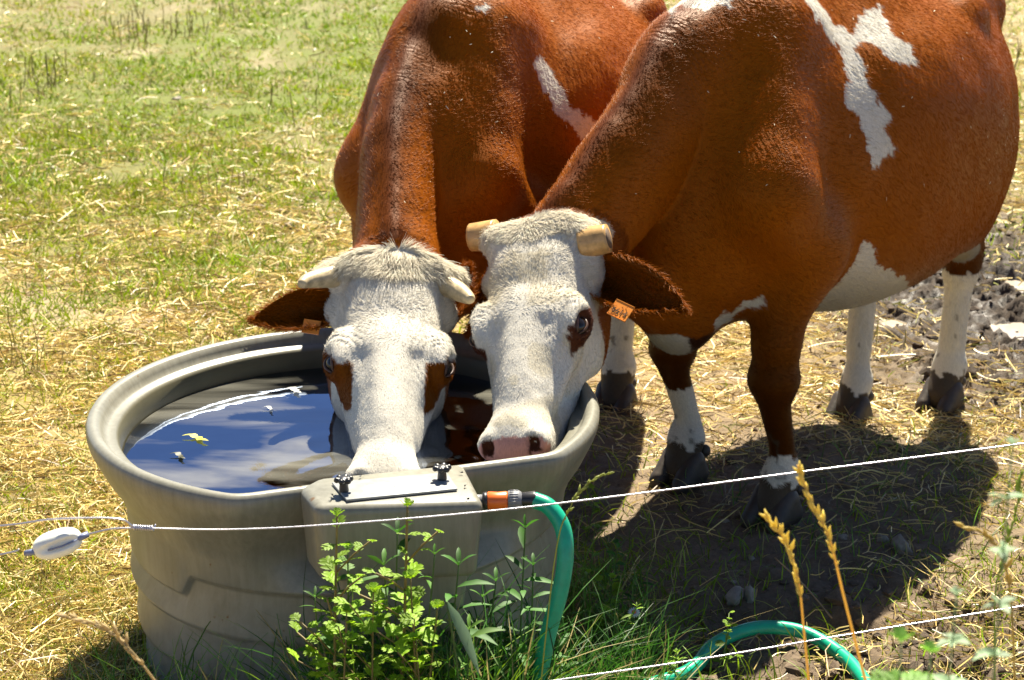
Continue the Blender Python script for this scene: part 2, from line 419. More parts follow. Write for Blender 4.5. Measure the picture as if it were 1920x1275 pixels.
        s.ell(Hd(.240, .132 * g, -.040), (.030 * q, .017 * q, .020 * q), hax, .014, sub=True)  # eye socket
        s.bone(Hd(.08, .098 * g, -.004), Hd(.13, .090 * g, -.002), .010, .010, .02, sub=True)
        s.bone(Hd(.25, .062 * g, -.002), Hd(.40, .062 * g, -.016), .014, .012, .03, sub=True)
    V, Q = s.mesh(cfg.get('h', .008)); V = smooth_mesh(V, Q, 2)
    near_n = 1 - ss(np.min([np.linalg.norm(V - p_, axis=1) for p_ in spline(NC, 30)], 0), .16, .26); dH = np.linalg.norm(V - Pp, axis=1); near_n *= ss(dH, .10, .18)
    Vs = V.copy(); E_ = np.vstack([Q[:, [0, 1]], Q[:, [1, 2]], Q[:, [2, 3]], Q[:, [3, 0]]]); cN = np.bincount(E_[:, 0], minlength=len(V)) + np.bincount(E_[:, 1], minlength=len(V))
    for _ in range(45): Vs = .5 * Vs + .5 * np.column_stack([(np.bincount(E_[:, 0], Vs[E_[:, 1], k_], len(V)) + np.bincount(E_[:, 1], Vs[E_[:, 0], k_], len(V))) / cN for k_ in range(3)])
    V = V + (Vs - V) * near_n[:, None]
    N = vert_normals(V, Q)
    if (N[np.argmax(V[:, 2])][2]) < 0: Q = Q[:, ::-1]; N = -N
    # head coordinates and body coordinates of every vertex
    hp = (V - Pp) @ hax.T / hs; hp[:, 1] /= ws_
    bp = (V - W) @ ax.T
    onhead = (hp[:, 0] > -.055) & (hp[:, 0] < .62) & (np.abs(hp[:, 1]) < .22) & (hp[:, 2] > -.30) & (hp[:, 2] < .06)
    # surface relief: muscles and skin folds
    V = V + N * ((fbm(V, 9, 2, 3) * .005 + fbm(V, 4.5, 2, 13) * .009) * np.where(onhead, .25, 1))[:, None]
    rel = np.where(onhead, vn(V * [1, 1, 1], 40, 9) * .0007, 0)
    ed = np.hypot(hp[:, 0] - .24, np.abs(hp[:, 1]) - .112); fold = np.sin(ed * 520 + 2.5 * vn(V, 30, 33)) * .0011 * ss(ed, .026, .036) * (1 - ss(ed, .055, .085)) * onhead * (hp[:, 2] > -.07) * (hp[:, 0] < .30)
    V = V + N * (rel + fold)[:, None]
    wsv = np.min([np.linalg.norm(V - NC[i], axis=1) for i in range(9)], 0)
    # position along the neck
    dd = NC[-1] - NC[0]; along = (V - NC[0]) @ dd / (dd @ dd); ws_attr = along * np.linalg.norm(dd)
    wm = cfg.get('wk', 1.) * ss(along, -.1, .12) * (1 - ss(along, .3, .6)) * (1 - ss(wsv, .22, .34)) * (1 - ss(bp[:, 0], .9, 1.2)) * (~onhead) * ss(V[:, 2], .8, 1.1)
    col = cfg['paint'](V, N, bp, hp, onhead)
    # the dark stripe along the crest of the neck
    NN = spline(NC, 60); di = np.full(len(V), 9.); la = np.zeros(len(V)); sdv = nrm(np.cross(dd, [0, 0, 1]))
    for p_ in NN: q_ = V - p_; d_ = np.linalg.norm(q_, axis=1); m_ = d_ < di; di[m_] = d_[m_]; la[m_] = (q_ @ sdv)[m_]
    cm = np.exp(-((la + .012 * vn(V, 12, 77)) / .032) ** 2) * (1 - ss(di, .06, .12)) * (~onhead | (hp[:, 0] < -.03)); col = col * (1 - .62 * cm[:, None]) + np.array([.03, .008, .008]) * cm[:, None]
    me = mesh_np(cfg['name'] + '_body', V, Q, True, col, {'ws': ws_attr, 'wm': wm})
    root = thing(cfg['name'], cfg['label'], 'cow', tuple(W))
    inv = -W
    body = link('body', me, m_coat, None); body.data.transform(__import__('mathutils').Matrix.Translation(Vector(inv))); body.parent = root
    V0 = V
    def part(name, me_, mat, wloc=None):
        me_.transform(__import__('mathutils').Matrix.Translation(Vector(inv))); return link(name, me_, mat, root)
    for (Fp, K) in hoofs:
        hm = hoof_mesh(a if cfg.get('toe') is None else cfg['toe'], 1.08); o = link('hoof', hm, m_hoof, root); o.location = tuple(Fp - W + [0, 0, -.004])
    # eyes
    for g in (1, -1):
        bm = bmesh.new(); bmesh.ops.create_uvsphere(bm, u_segments=24, v_segments=16, radius=.0215 * q)
        ec = Hd(.240, .1115 * g, -.050); e = link('eye', bm_mesh('eye', bm), m_eye, root); e.location = tuple(ec - W)
        lid = []; o1 = nrm(hv * g * .80 + hw * .60); o2 = np.cross(hu, o1); o2 = o2 if o2 @ hw > 0 else -o2; RR = .0226 * q
        for be, rr in ((34, .0042), (-34, .0032)):
            pa = []
            for t in np.linspace(-1.25, 1.25, 15):
                ph = R(be) * math.cos(t) ** .8; pa.append(ec + RR * (hu * math.sin(t) + (o1 * math.cos(ph) + o2 * math.sin(ph)) * math.cos(t)))
            lid.append(tube(np.array(pa), rr * q * np.sin(np.linspace(.35, math.pi - .35, 15)), 8))
        me_ = soup('eyelid', lid); me_.transform(__import__('mathutils').Matrix.Translation(Vector(-W) - e.location)); link('eyelid', me_, m_lid, e)
    # ears
    EV, EF = ear_mesh()
    for g, (ed, eo, esc) in zip((1, -1), cfg['ears']):
        if ed is None: continue
        x = nrm(hu * ed[0] + hv * g * ed[1] + hw * ed[2]); y = nrm(hu * eo[0] + hv * g * eo[1] + hw * eo[2]); y = nrm(y - x * (x @ y)); z = np.cross(x, y)
        B = Hd(.055, .115 * g, -.095); P_ = B + (EV[:, :1] * x + EV[:, 1:2] * y + EV[:, 2:] * z) * esc
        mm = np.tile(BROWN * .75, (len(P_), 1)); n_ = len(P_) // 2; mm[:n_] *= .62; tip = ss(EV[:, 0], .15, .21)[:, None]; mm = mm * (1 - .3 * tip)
        me_ = mesh_np('ear', P_, EF, True, mm); eo_ = part('ear', me_, m_ear)
        # fringe hairs on the ear
        pn = vert_normals(P_, EF); idx = rng.integers(0, len(P_), 4200); jit = rng.normal(0, .003, (len(idx), 3))
        fl = x * 1.0 + y * .15; hobj = hair_obj('ear_hair', P_[idx] + jit - W, np.tile(fl, (len(idx), 1)) + rng.normal(0, .3, (len(idx), 3)) + pn[idx] * .1, pn[idx], .017, np.tile(BROWN * .95, (len(idx), 1)), .00055, root, lift=.2)
        hobj.parent = eo_
        if cfg['tags'][0 if g == 1 else 1]:
            tc, tsz = cfg['tags'][0 if g == 1 else 1]
            o3 = B + (x * tc[0] + y * tc[1] + z * tc[2]) * esc
            ex = nrm(x * 1.0 + z * tc[3]); ez = nrm(z - ex * (z @ ex)); ey = np.cross(ez, ex)
            bm = bmesh.new(); bmesh.ops.create_cube(bm, size=1)
            for v in bm.verts: c_ = v.co.copy(); v.co = Vector(o3 - W + ex * c_.x * tsz + ez * c_.z * tsz * .82 + y * c_.y * .003)
            bmesh.ops.bevel(bm, geom=bm.edges[:], offset=.0012, segments=2, affect='EDGES')
            tg = link('ear_tag', bm_mesh('ear_tag', bm, False), m_tag, eo_)
            cu = bpy.data.curves.new('tag_number', 'FONT'); cu.body = '6614'; cu.size = tsz * .42; cu.align_x = 'CENTER'; cu.align_y = 'CENTER'; cu.extrude = .0002
            # text reads left to right for someone facing the tag
            n_out = y if (y @ nrm(np.array([0, 0, CAM_H]) - o3)) > 0 else -y; rgt = ex if np.cross(ex, n_out)[2] < 0 or True else -ex
            upv = np.cross(n_out, rgt); 
            if upv[2] < 0: rgt = -rgt; upv = np.cross(n_out, rgt)
            from mathutils import Matrix
            tmp = bpy.data.objects.new('tmp', cu); tmm = bpy.data.meshes.new_from_object(tmp); bpy.data.objects.remove(tmp); tmm.materials.clear(); tx = link('tag_number', tmm, m_ink, tg); pos = o3 - W + n_out * .0028 - upv * tsz * .12
            tx.matrix_local = Matrix(((rgt[0], upv[0], n_out[0], pos[0]), (rgt[1], upv[1], n_out[1], pos[1]), (rgt[2], upv[2], n_out[2], pos[2]), (0, 0, 0, 1)))
    # horns
    for g, hn in zip((1, -1), cfg['horns']):
        pth = spline([Hd(u_ + cfg.get('ht', 0) * g, v_ * g, w_) for u_, v_, w_, _ in hn], 12); rr = np.interp(np.linspace(0, 1, 12), np.linspace(0, 1, len(hn)), [x[3] for x in hn]) * q
        me_ = tube_mesh('horn', pth, rr, 16); ho = part('horn', me_, m_sawn if cfg.get('sawn') else m_horn)
        if cfg.get('sawn'):
            d_ = nrm(pth[-1] - pth[-2]); e_ = pth[-1]
            me_ = tube_mesh('horn_core', np.array([e_ - d_ * .004, e_ + d_ * .0012]), rr[-1] * .72, 16)
            me_.transform(__import__('mathutils').Matrix.Translation(Vector(inv))); link('horn_core', me_, m_core, ho)
    cfg['root'] = root; cfg['Hd'] = Hd; cfg['hax'] = hax
    # ---------------- hair
    A0, B0, C0, D0 = (V0[Q[:, i]] for i in range(4))
    fc = (A0 + B0 + C0 + D0) / 4; fn = np.cross(C0 - A0, D0 - B0); ar = np.linalg.norm(fn, axis=1) / 2; fn /= (ar * 2)[:, None] + 1e-12
    if (fn[np.argmax(fc[:, 2])][2]) < 0: fn = -fn
    fcol = col[Q].mean(1); fh = onhead[Q[:, 0]]; fhp = hp[Q].mean(1); fbp = bp[Q].mean(1)
    view = (np.array([0, 0, CAM_H]) - fc); view /= np.linalg.norm(view, axis=1)[:, None]
    near = (fn * view).sum(1) > -.35                       # the far flank needs no strands of its own
    def scatter(mask, n):
        w_ = ar * mask; id_ = rng.choice(len(ar), n, p=w_ / w_.sum()); r1 = rng.random((n, 2)); 
        P = A0[id_] * ((1 - r1[:, :1]) * (1 - r1[:, 1:])) + B0[id_] * (r1[:, :1] * (1 - r1[:, 1:])) + C0[id_] * r1[:, :1] * r1[:, 1:] + D0[id_] * ((1 - r1[:, :1]) * r1[:, 1:])
        return id_, P
    def tang(D_, N_): D_ = D_ - N_ * (D_ * N_).sum(1)[:, None]; return D_ / (np.linalg.norm(D_, axis=1)[:, None] + 1e-9)
    # body coat: lies backwards and downwards
    id_, P = scatter(near & ~fh & (fc[:, 2] > .12), cfg['nb'])
    fl = -a * .6 + np.array([0, 0, -.8]); on_neck = ss((P - NC[0]) @ dd / (dd @ dd), -.1, .3)[:, None]
    D_ = fl * (1 - on_neck) + (-nrm(dd) * .75 + np.array([0, 0, -.55])) * on_neck
    sw = np.column_stack([vn(P, 7, 30), vn(P, 7, 31), vn(P, 7, 32)]) * .25
    hair_obj('coat_hair', P - W, tang(D_ + sw, fn[id_]), fn[id_], .014, fcol[id_], .00046, root, lift=.085)
    # face hair radiating from the whorl between the eyes
    id_, P = scatter(near & fh & (fhp[:, 0] < (.60 if cfg.get('wetnose') else .515)), cfg['nh']); wh = Hd(.235, 0, 0); up_ = fhp[id_][:, 0]
    D_ = P - wh; D_ /= np.linalg.norm(D_, axis=1)[:, None] + .02
    D_ = D_ + hu * ss(up_, .2, .3)[:, None] * 1.5 + np.column_stack([vn(P, 22, 40), vn(P, 22, 41), vn(P, 22, 42)]) * .9 * (1 - ss(up_, .22, .34))[:, None]
    ln = .0065 + .0065 * (1 - ss(up_, .12, .26))
    hair_obj('face_hair', P - W, tang(D_, fn[id_]), fn[id_], ln, fcol[id_] * 1.06, .00045, root, lift=.05, mat=m_wh)
    # poll tuft
    tm = near & fh & (fhp[:, 0] < cfg['tuft'][0] - .25 * np.abs(fhp[:, 1])) & (fhp[:, 2] > -.115) & (fcol[:, 1] > .3)
    id_, P = scatter(tm, cfg['nt']); hh = fhp[id_]
    D_ = hu * cfg['tuft'][1] + hv * np.sign(hh[:, 1:2]) * np.minimum(1, np.abs(hh[:, 1:2]) / .05) * .9 + hw * .15 + np.column_stack([vn(P, 30, 50), vn(P, 30, 51), vn(P, 30, 52)]) * 1.1
    D_ = np.where((hh[:, 0] < -.01)[:, None], D_ - hu * .9, D_)
    hair_obj('poll_hair', P - W, tang(D_, fn[id_]), fn[id_], cfg['tuft'][2], np.tile(WHITE * [1.2, 1.17, 1.1], (len(P), 1)) * (1 - .15 * np.abs(vn(P, 60, 3)))[:, None], .0007, root, seg=5, curl=.02, lift=.20, mat=m_wh)
    # chaff and dust lying on the back
    id_, P = scatter(near & ~fh & (fn[:, 2] > -.1) & (fc[:, 2] > .7), 90); n_ = len(P); cd_ = tang(rng.normal(0, 1, (n_, 3)), fn[id_]); sd_ = np.cross(cd_, fn[id_]); L_ = rng.uniform(.0015, .006, (n_, 1)); P = P + fn[id_] * .005
    CH.append(np.stack([P - cd_ * L_ - sd_ * .0009, P + cd_ * L_ - sd_ * .0009, P + cd_ * L_ + sd_ * .0009 + fn[id_] * .001, P - cd_ * L_ + sd_ * .0009], 1).reshape(-1, 3))
    return root
CH = []
m_ear = coat_material('ear_skin'); m_lid = simple('eyelid', (.07, .03, .018), .35, 0, .2, 50, 0)

def leg_paint(V, col, feet, tops, mudh=.16):
    for (nm, F_, g), tp in zip(feet, tops):
        F_ = np.array(F_); m = (np.hypot(V[:, 0] - F_[0], V[:, 1] - F_[1]) < (.2)) & (V[:, 2] < .75)
        hgt = V[:, 2] - F_[2] + fbm(V, 25, 3, 5) * .03
        if tp > 0: col[m & (hgt < tp)] = WHITE
        sp_ = m & (hgt < .42) & (vn(V, 48, 16) > .50 + hgt * .8); col[sp_] = col[sp_] * .35 + MUD * .65
        col[m & (hgt < mudh + .02 * vn(V, 30, 6))] = MUD
    return col
# ---- the two cows
RW = np.array([.62, 4.66, 0.]); LW = np.array([-.15, 4.72, 0.])
feetR = [('f', (.727, 4.45, 0), 1), ('f', (.496, 4.74, 0), -1), ('h', (1.49, 5.66, -.10), 1), ('h', (1.12, 5.42, -.07), -1)]
feetL = [('f', (-.02, 4.60, 0), 1), ('f', (-.36, 4.62, 0), -1), ('h', (.34, 5.42, -.03), 1), ('h', (.16, 6.0, 0), -1)]
def px_j(V, s=0, amp=9):
    u, v = proj(V); return u + amp * fbm(V, 50, 4, s), v + 1.6 * amp * fbm(V * [1, 1, .5], 60, 4, s + 9)
def facing(V, N): w_ = _O - V; return (N * w_).sum(1) / np.linalg.norm(w_, axis=1) > -.02
def paintR(V, N, bp, hp, hd):
    col = np.tile(BROWN, (len(V), 1)); u, v = px_j(V, 1); fr = facing(V, N)
    crest = np.exp(-((bp[:, 1] / .05) ** 2)) * ss(V[:, 2], 1.0, 1.2); col *= (1 - .45 * crest)[:, None]
    pats = [[(1498, -60), (1560, 45), (1600, 60), (1615, 25), (1645, 5), (1670, 60), (1700, 80), (1722, 118), (1690, 118), (1660, 105), (1630, 78), (1600, 85), (1620, 130), (1645, 190), (1668, 215), (1660, 240), (1676, 285), (1635, 320), (1622, 260), (1605, 215), (1580, 190), (1590, 150), (1575, 95), (1535, 45), (1480, -60)],
            [(1540, 470), (1600, 445), (1640, 470), (1640, 495), (1665, 505), (1700, 520), (1720, 600), (1500, 600), (1535, 520)],
            [(1255, 35), (1275, 10), (1300, 15), (1320, 20), (1345, 5), (1370, 15), (1380, -40), (1240, -40)],
            [(1335, 606), (1365, 584), (1400, 566), (1428, 553), (1432, 570), (1400, 580), (1365, 600), (1340, 618)]]
    for i_, p in enumerate(pats): col[inpoly(u, v, p) & fr & ~hd & ((bp[:, 0] < -.16) if i_ == 1 else (V[:, 2] < .70) if i_ == 3 else True)] = WHITE
    col[(bp[:, 2] < .62) & (np.abs(bp[:, 1]) < .20) & (bp[:, 0] < -.1) & (N[:, 2] < -.3)] = WHITE
    br = (bp[:, 0] > .02) & (bp[:, 0] < .60) & (bp[:, 0] > .16) & (V[:, 2] < .57 + .03 * vn(V, 12, 3)) & (np.abs(bp[:, 1]) < .11); col[br] = np.where((vn(V[br], 14, 8) > .0)[:, None], WHITE, DARK * .7)
    legs = ~hd; col[legs] *= (.2 + .8 * ss(bp[legs, 2], .35, .80))[:, None]; col[col[:, 1] > .0] = col[col[:, 1] > .0]  # coat darkens downwards: darker legs, with underside shade put into the colour
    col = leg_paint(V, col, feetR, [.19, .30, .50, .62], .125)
    hw_ = hd & (np.abs(hp[:, 1]) + .25 * np.maximum(0, -hp[:, 2] - .12) < .20) & (hp[:, 0] > -.04 + .012 * vn(V, 40, 1))
    col[hd] = BROWN * .8; face = hd & ((hp[:, 0] > .03) | (hp[:, 2] > -.085)) & (hp[:, 0] > -.036 + .01 * vn(V, 40, 1)) & (hp[:, 2] > -.135 + .02 * vn(V, 20, 2) - ss(hp[:, 0], .15, .3) * .2); col[face] = WHITE
    eye = hd & (np.hypot((hp[:, 0] - .242) / .045, (hp[:, 2] + .062) / .034) + .25 * vn(V, 45, 4) < 1) & (np.abs(hp[:, 1]) > .095); col[eye] = DARK * 1.2
    pk = hd & (hp[:, 0] > .520 + .008 * vn(V, 50, 4)) & (hp[:, 2] < .0); col[pk] = PINK
    ns = hd & (np.hypot(hp[:, 0] - .53, (hp[:, 2] + .03)) < .018) & (np.abs(np.abs(hp[:, 1]) - .052) < .012); col[ns] = DARK
    gr = hd & face & (vn(V, 16, 12) > .15); col[gr] *= [.93, .90, .82]
    return col
def paintL(V, N, bp, hp, hd):
    col = np.tile(BROWN, (len(V), 1)); u, v = px_j(V, 21); fr = facing(V, N)
    crest = np.exp(-((bp[:, 1] / .05) ** 2)) * ss(V[:, 2], 1.0, 1.2); col *= (1 - .45 * crest)[:, None]
    for p in [[(1000, 100), (1020, 110), (1050, 160), (1075, 205), (1105, 220), (1120, 240), (1088, 262), (1065, 235), (1040, 205), (1010, 150)], [(886, 8), (905, 10), (915, 22), (895, 22)]]:
        col[inpoly(u, v, p) & fr & ~hd] = WHITE
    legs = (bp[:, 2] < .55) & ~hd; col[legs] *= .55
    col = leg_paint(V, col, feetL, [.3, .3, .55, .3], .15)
    m = hd; col[m] = BROWN * .8; face = hd & (hp[:, 0] > -.018 + .01 * vn(V, 40, 1)) & (hp[:, 2] > -.125 + .02 * vn(V, 20, 2) - ss(hp[:, 0], .2, .3) * .2); col[face] = WHITE
    ey = hd & (np.hypot((hp[:, 0] - .268 + .35 * (np.abs(hp[:, 1]) - .12)) / .056, (hp[:, 2] + .056) / .038) + .3 * vn(V, 40, 4) < 1) & (np.abs(hp[:, 1]) > .075); col[ey] = BROWN * .55
    pk = hd & (hp[:, 0] > .52); col[pk] = PINK
    return col
pollR = aty(996, 428, 4.05); muzR = aty(938, 895, 3.49)
pollL = aty(738, 486, 4.04); muzL = aty(720, 925, 3.46)
cows = [dict(name='cow', label='brown cow with sawn-off horns and white flank patches, drinking at the right of the tank', W=RW, fwd=(-.62, -.785), H=1.47, bw=.405, rw=.84, belly=.46,
             feet=feetR, poll=pollR, muzzle=muzR, hl=.635, roll=24, ws=.95, neck_r=[.15, .12, .105, .10], neck_h=[.25, .19, .12],
             crest=[RW + [.02, .08, 1.45], aty(1262, 30, 4.48), aty(1185, 160, 4.31), aty(1090, 300, 4.17), aty(1030, 400, 4.09)],
             ht=.030, hb=(.05, .0), ears=[((.78, 1, -.15), (.15, .1, 1), 1.24), ((.1, .7, -.7), (0, 0, 1), .85)], tags=[((.118, .012, .045, -.1), .050), None],
             sawn=True, horns=[[(-.006, .105, -.045, .035), (-.008, .14, -.045, .033), (-.010, .168, -.045, .031)]] * 2, tuft=(.04, .9, .014),
             nb=230000, nh=90000, nt=9000, paint=paintR),
        dict(name='cow', label='brown cow with short pointed horns and white face, dipping its muzzle in the tank centre', W=LW, fwd=(-.36, -.93), H=1.44, bw=.40, sw=.72, belly=.5,
             feet=feetL, poll=pollL, wetnose=1, wk=.35, muzzle=muzL, hl=.67, roll=0, ws=.92, neck_r=[.115, .10, .098, .10], neck_h=[.25, .19, .12],
             crest=[LW + [0, .02, 1.42], aty(795, 20, 4.64), aty(748, 150, 4.44), aty(738, 300, 4.24), aty(738, 450, 4.07)],
             hb=(.045, .02), ears=[((-.92, .50, -.05), (.1, .45, .9), .80), ((-.06, 1, -.12), (.35, -.1, .9), 1.0)], tags=[None, ((.065, .004, -.05, .15), .04)],
             horns=[[(.015, .10, -.04, .027), (.05, .14, -.03, .021), (.085, .164, -.01, .014), (.10, .170, .0, .008)], [(.01, .10, -.04, .026), (.03, .145, -.03, .022), (.06, .185, -.01, .015), (.083, .196, .005, .008)]],
             tuft=(.05, 1.2, .034), nb=180000, nh=90000, nt=13000, paint=paintL)]
for c_ in cows: build_cow(c_)
CHV = np.vstack(CH); tag(link('chaff', mesh_np('chaff', CHV, np.arange(len(CHV)).reshape(-1, 4), False), simple('chaff', (.75, .66, .45), .7, 0, .2, 50, 0)), kind='stuff')
# ------------------------------------------------------------------ ground
ZP = [(50,50,.6,.6,0),(200,40,.7,.6,0),(400,80,1,.3,0),(600,60,1,.3,0),(100,200,.8,.55,0),(300,200,1.1,.3,0),(550,200,1,.4,0),(50,350,.65,.8,0),(200,400,.7,.75,0),(400,350,1,.5,0),(600,330,.4,1,0),
      (50,550,.5,1.1,0),(250,520,.7,.9,0),(450,470,.3,1.2,0),(580,450,.15,1.4,0),(100,700,.15,1.5,0),(300,600,.2,1.4,0),(50,620,.3,1.3,0),(400,560,.2,1.4,0),(60,430,.5,.9,0),(50,900,.08,1.5,0),(150,1000,.3,1.5,0),(50,1150,.08,1.5,0),(150,1200,.15,1.1,0),(200,850,.12,1.4,0),
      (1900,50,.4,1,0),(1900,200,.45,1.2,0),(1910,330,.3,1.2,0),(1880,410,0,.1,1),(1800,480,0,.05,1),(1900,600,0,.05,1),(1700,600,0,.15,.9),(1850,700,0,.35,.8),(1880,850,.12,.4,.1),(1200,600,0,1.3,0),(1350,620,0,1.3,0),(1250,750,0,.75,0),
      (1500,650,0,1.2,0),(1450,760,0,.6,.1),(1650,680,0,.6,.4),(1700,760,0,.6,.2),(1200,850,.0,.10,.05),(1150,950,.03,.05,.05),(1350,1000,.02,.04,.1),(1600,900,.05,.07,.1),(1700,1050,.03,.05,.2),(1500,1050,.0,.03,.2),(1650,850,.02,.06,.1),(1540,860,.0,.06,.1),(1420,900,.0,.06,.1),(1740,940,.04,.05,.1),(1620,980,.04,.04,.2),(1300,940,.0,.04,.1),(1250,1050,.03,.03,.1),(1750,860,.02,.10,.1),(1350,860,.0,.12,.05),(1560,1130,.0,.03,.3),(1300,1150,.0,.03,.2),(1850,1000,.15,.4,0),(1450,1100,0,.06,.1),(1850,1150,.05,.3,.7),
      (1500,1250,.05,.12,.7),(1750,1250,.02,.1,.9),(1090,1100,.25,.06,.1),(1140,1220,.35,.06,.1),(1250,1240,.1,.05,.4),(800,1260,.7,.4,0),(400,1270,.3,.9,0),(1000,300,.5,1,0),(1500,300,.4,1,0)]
ZW = np.array([list(atz(u, v, 0)[:2]) + [g, s_, m_] for u, v, g, s_, m_ in [(q[0], q[1], q[2], q[3] * (.6 if q[1] < 220 and q[0] < 900 else 1), q[4]) for q in ZP]])
def zones(x, y):
    out = np.zeros((len(x), 3)); tot = np.zeros(len(x)) + 1e-9
    for a_ in ZW:
        sg = .055 * a_[1]; w_ = np.exp(-np.minimum(60, ((x - a_[0]) ** 2 + ((y - a_[1]) * .6) ** 2) / (2 * sg * sg))) + 1e-12 / (1 + (x - a_[0]) ** 2 + (y - a_[1]) ** 2)
        out += w_[:, None] * a_[2:]; tot += w_
    return out / tot[:, None]
PUD = [(1915, 540, .12, -.125), (1910, 622, .10, -.125), (1675, 608, .05, -.12), (1800, 1285, .05, -.045)]
PW = [(*atz(u, v, z)[:2], r, z) for u, v, r, z in PUD]
def ter(x, y, zn=None):
    P = np.column_stack([x, y]); zn = zones(x, y) if zn is None else zn
    h = -.10 * ss(x, .7, 1.5) * ss(y, 4.7, 5.7) * (1 - ss(y, 8, 12) * .3) + .02 * vn(P, .8, 2) * ss(y, 5.5, 8) - .06 * (ss(x, .3, .6) * ss(-y, -3.86, -3.78) * 0)
    cl = np.abs(fbm(P, 9, 4, 11)) ; cl2 = 1 - np.abs(fbm(P, 20, 3, 17)) * 3
    h += zn[:, 2] * (.05 * (cl * 2 - .4) + .026 * cl2 - .02) + .010 * fbm(P, 9, 4, 5) + .007 * fbm(P, 32, 2, 6)
    bank = np.exp(-((y - (3.86 + .04 * vn(P, 3, 8))) / .07) ** 2) * ss(x, .32, .5); h -= .055 * bank          # gully edge in front of the cows
    for (px_, py_, r, z) in PW:
        d = np.hypot((x - px_), (y - py_) * .9) / r; d = d + .25 * vn(P, 9, 44); k = 1 - ss(d, .7, 1.3); h = h * (1 - k) + (z - .02) * k
    return h
def axis(dense0, dense1, st, far0, far1):
    m = list(np.arange(dense0, dense1, st)); a_, s_ = dense1, st
    while a_ < far1: m.append(a_); s_ *= 1.12; a_ += s_
    m.append(far1); a_, s_ = dense0, st; lo_ = []
    while a_ > far0: s_ *= 1.12; a_ -= s_; lo_.append(max(a_, far0))
    return np.array(sorted(set(lo_)) + m)
gx = axis(-2.0, 2.6, .013, -200, 200); gy = axis(3.2, 8.4, .013, -60, 300)
X, Y = np.meshgrid(gx, gy); x_, y_ = X.ravel(), Y.ravel(); zn = zones(x_, y_); Zt = ter(x_, y_, zn); P2 = np.column_stack([x_, y_])
far = ss(y_, 12, 20)[:, None] + 0
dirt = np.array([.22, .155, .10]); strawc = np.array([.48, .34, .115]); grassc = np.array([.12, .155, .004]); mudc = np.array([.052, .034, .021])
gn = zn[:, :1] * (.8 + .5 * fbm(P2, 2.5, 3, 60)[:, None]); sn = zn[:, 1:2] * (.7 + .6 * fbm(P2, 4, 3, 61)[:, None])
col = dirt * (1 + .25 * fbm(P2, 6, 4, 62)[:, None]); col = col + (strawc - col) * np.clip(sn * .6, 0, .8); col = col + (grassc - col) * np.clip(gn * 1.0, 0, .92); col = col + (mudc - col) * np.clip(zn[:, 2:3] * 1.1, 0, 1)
pale = np.clip(fbm(P2, 1.6, 4, 63) * 2.2 - .6, 0, .5)[:, None] * (zn[:, :1] > .3); col = col + (np.array([.46, .36, .25]) - col) * pale
ny, nx = X.shape; idx = np.arange(ny * nx).reshape(ny, nx); FQ = np.stack([idx[:-1, :-1], idx[:-1, 1:], idx[1:, 1:], idx[1:, :-1]], -1).reshape(-1, 4)
m_ground = M('ground'); a_ = m_ground.attr('col').outputs['Color']; n1 = m_ground.noise(35, 8, .7, m_ground.obj()); n2 = m_ground.noise(160, 4, .7, m_ground.obj())
v_ = m_ground.ramp(n1, [(.3, (.6, .58, .56)), (.7, (1.2, 1.2, 1.2))]); c_ = m_ground.mix(1., a_, v_, 'MULTIPLY'); c_ = m_ground.mix(1., c_, m_ground.ramp(n2, [(.3, (.7, .7, .7)), (.65, (1.1, 1.1, 1.1))]), 'MULTIPLY')
m_ground.set(c_, .9); wet = m_ground.attr('wet').outputs['Fac']; rr_ = m_ground.math('SUBTRACT', .92, m_ground.math('MULTIPLY', m_ground.math('MULTIPLY', wet, m_ground.ramp(m_ground.noise(9, 3, .6, m_ground.obj()), [(.45, (0, 0, 0)), (.65, (1, 1, 1))])), .5)); m_ground.l(rr_, m_ground.b.inputs['Roughness'])
m_ground.bump(m_ground.math('ADD', n1, m_ground.math('MULTIPLY', n2, .5)), .6, .012)
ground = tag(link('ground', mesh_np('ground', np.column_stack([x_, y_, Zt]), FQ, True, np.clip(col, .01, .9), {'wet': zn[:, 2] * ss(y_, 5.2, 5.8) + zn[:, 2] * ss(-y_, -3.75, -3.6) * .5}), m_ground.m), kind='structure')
m_pud = M('puddle'); m_pud.set((.42, .36, .29), .05); m_pud.bump(m_pud.noise(14, 2, .5, m_pud.obj()), .03, .01)
for (px_, py_, r, z) in PW:
    bm = bmesh.new(); bmesh.ops.create_circle(bm, cap_ends=True, segments=40, radius=r * 1.5); o = link('puddle', bm_mesh('puddle', bm, False), m_pud.m); o.location = (px_, py_, z); tag(o, kind='structure')

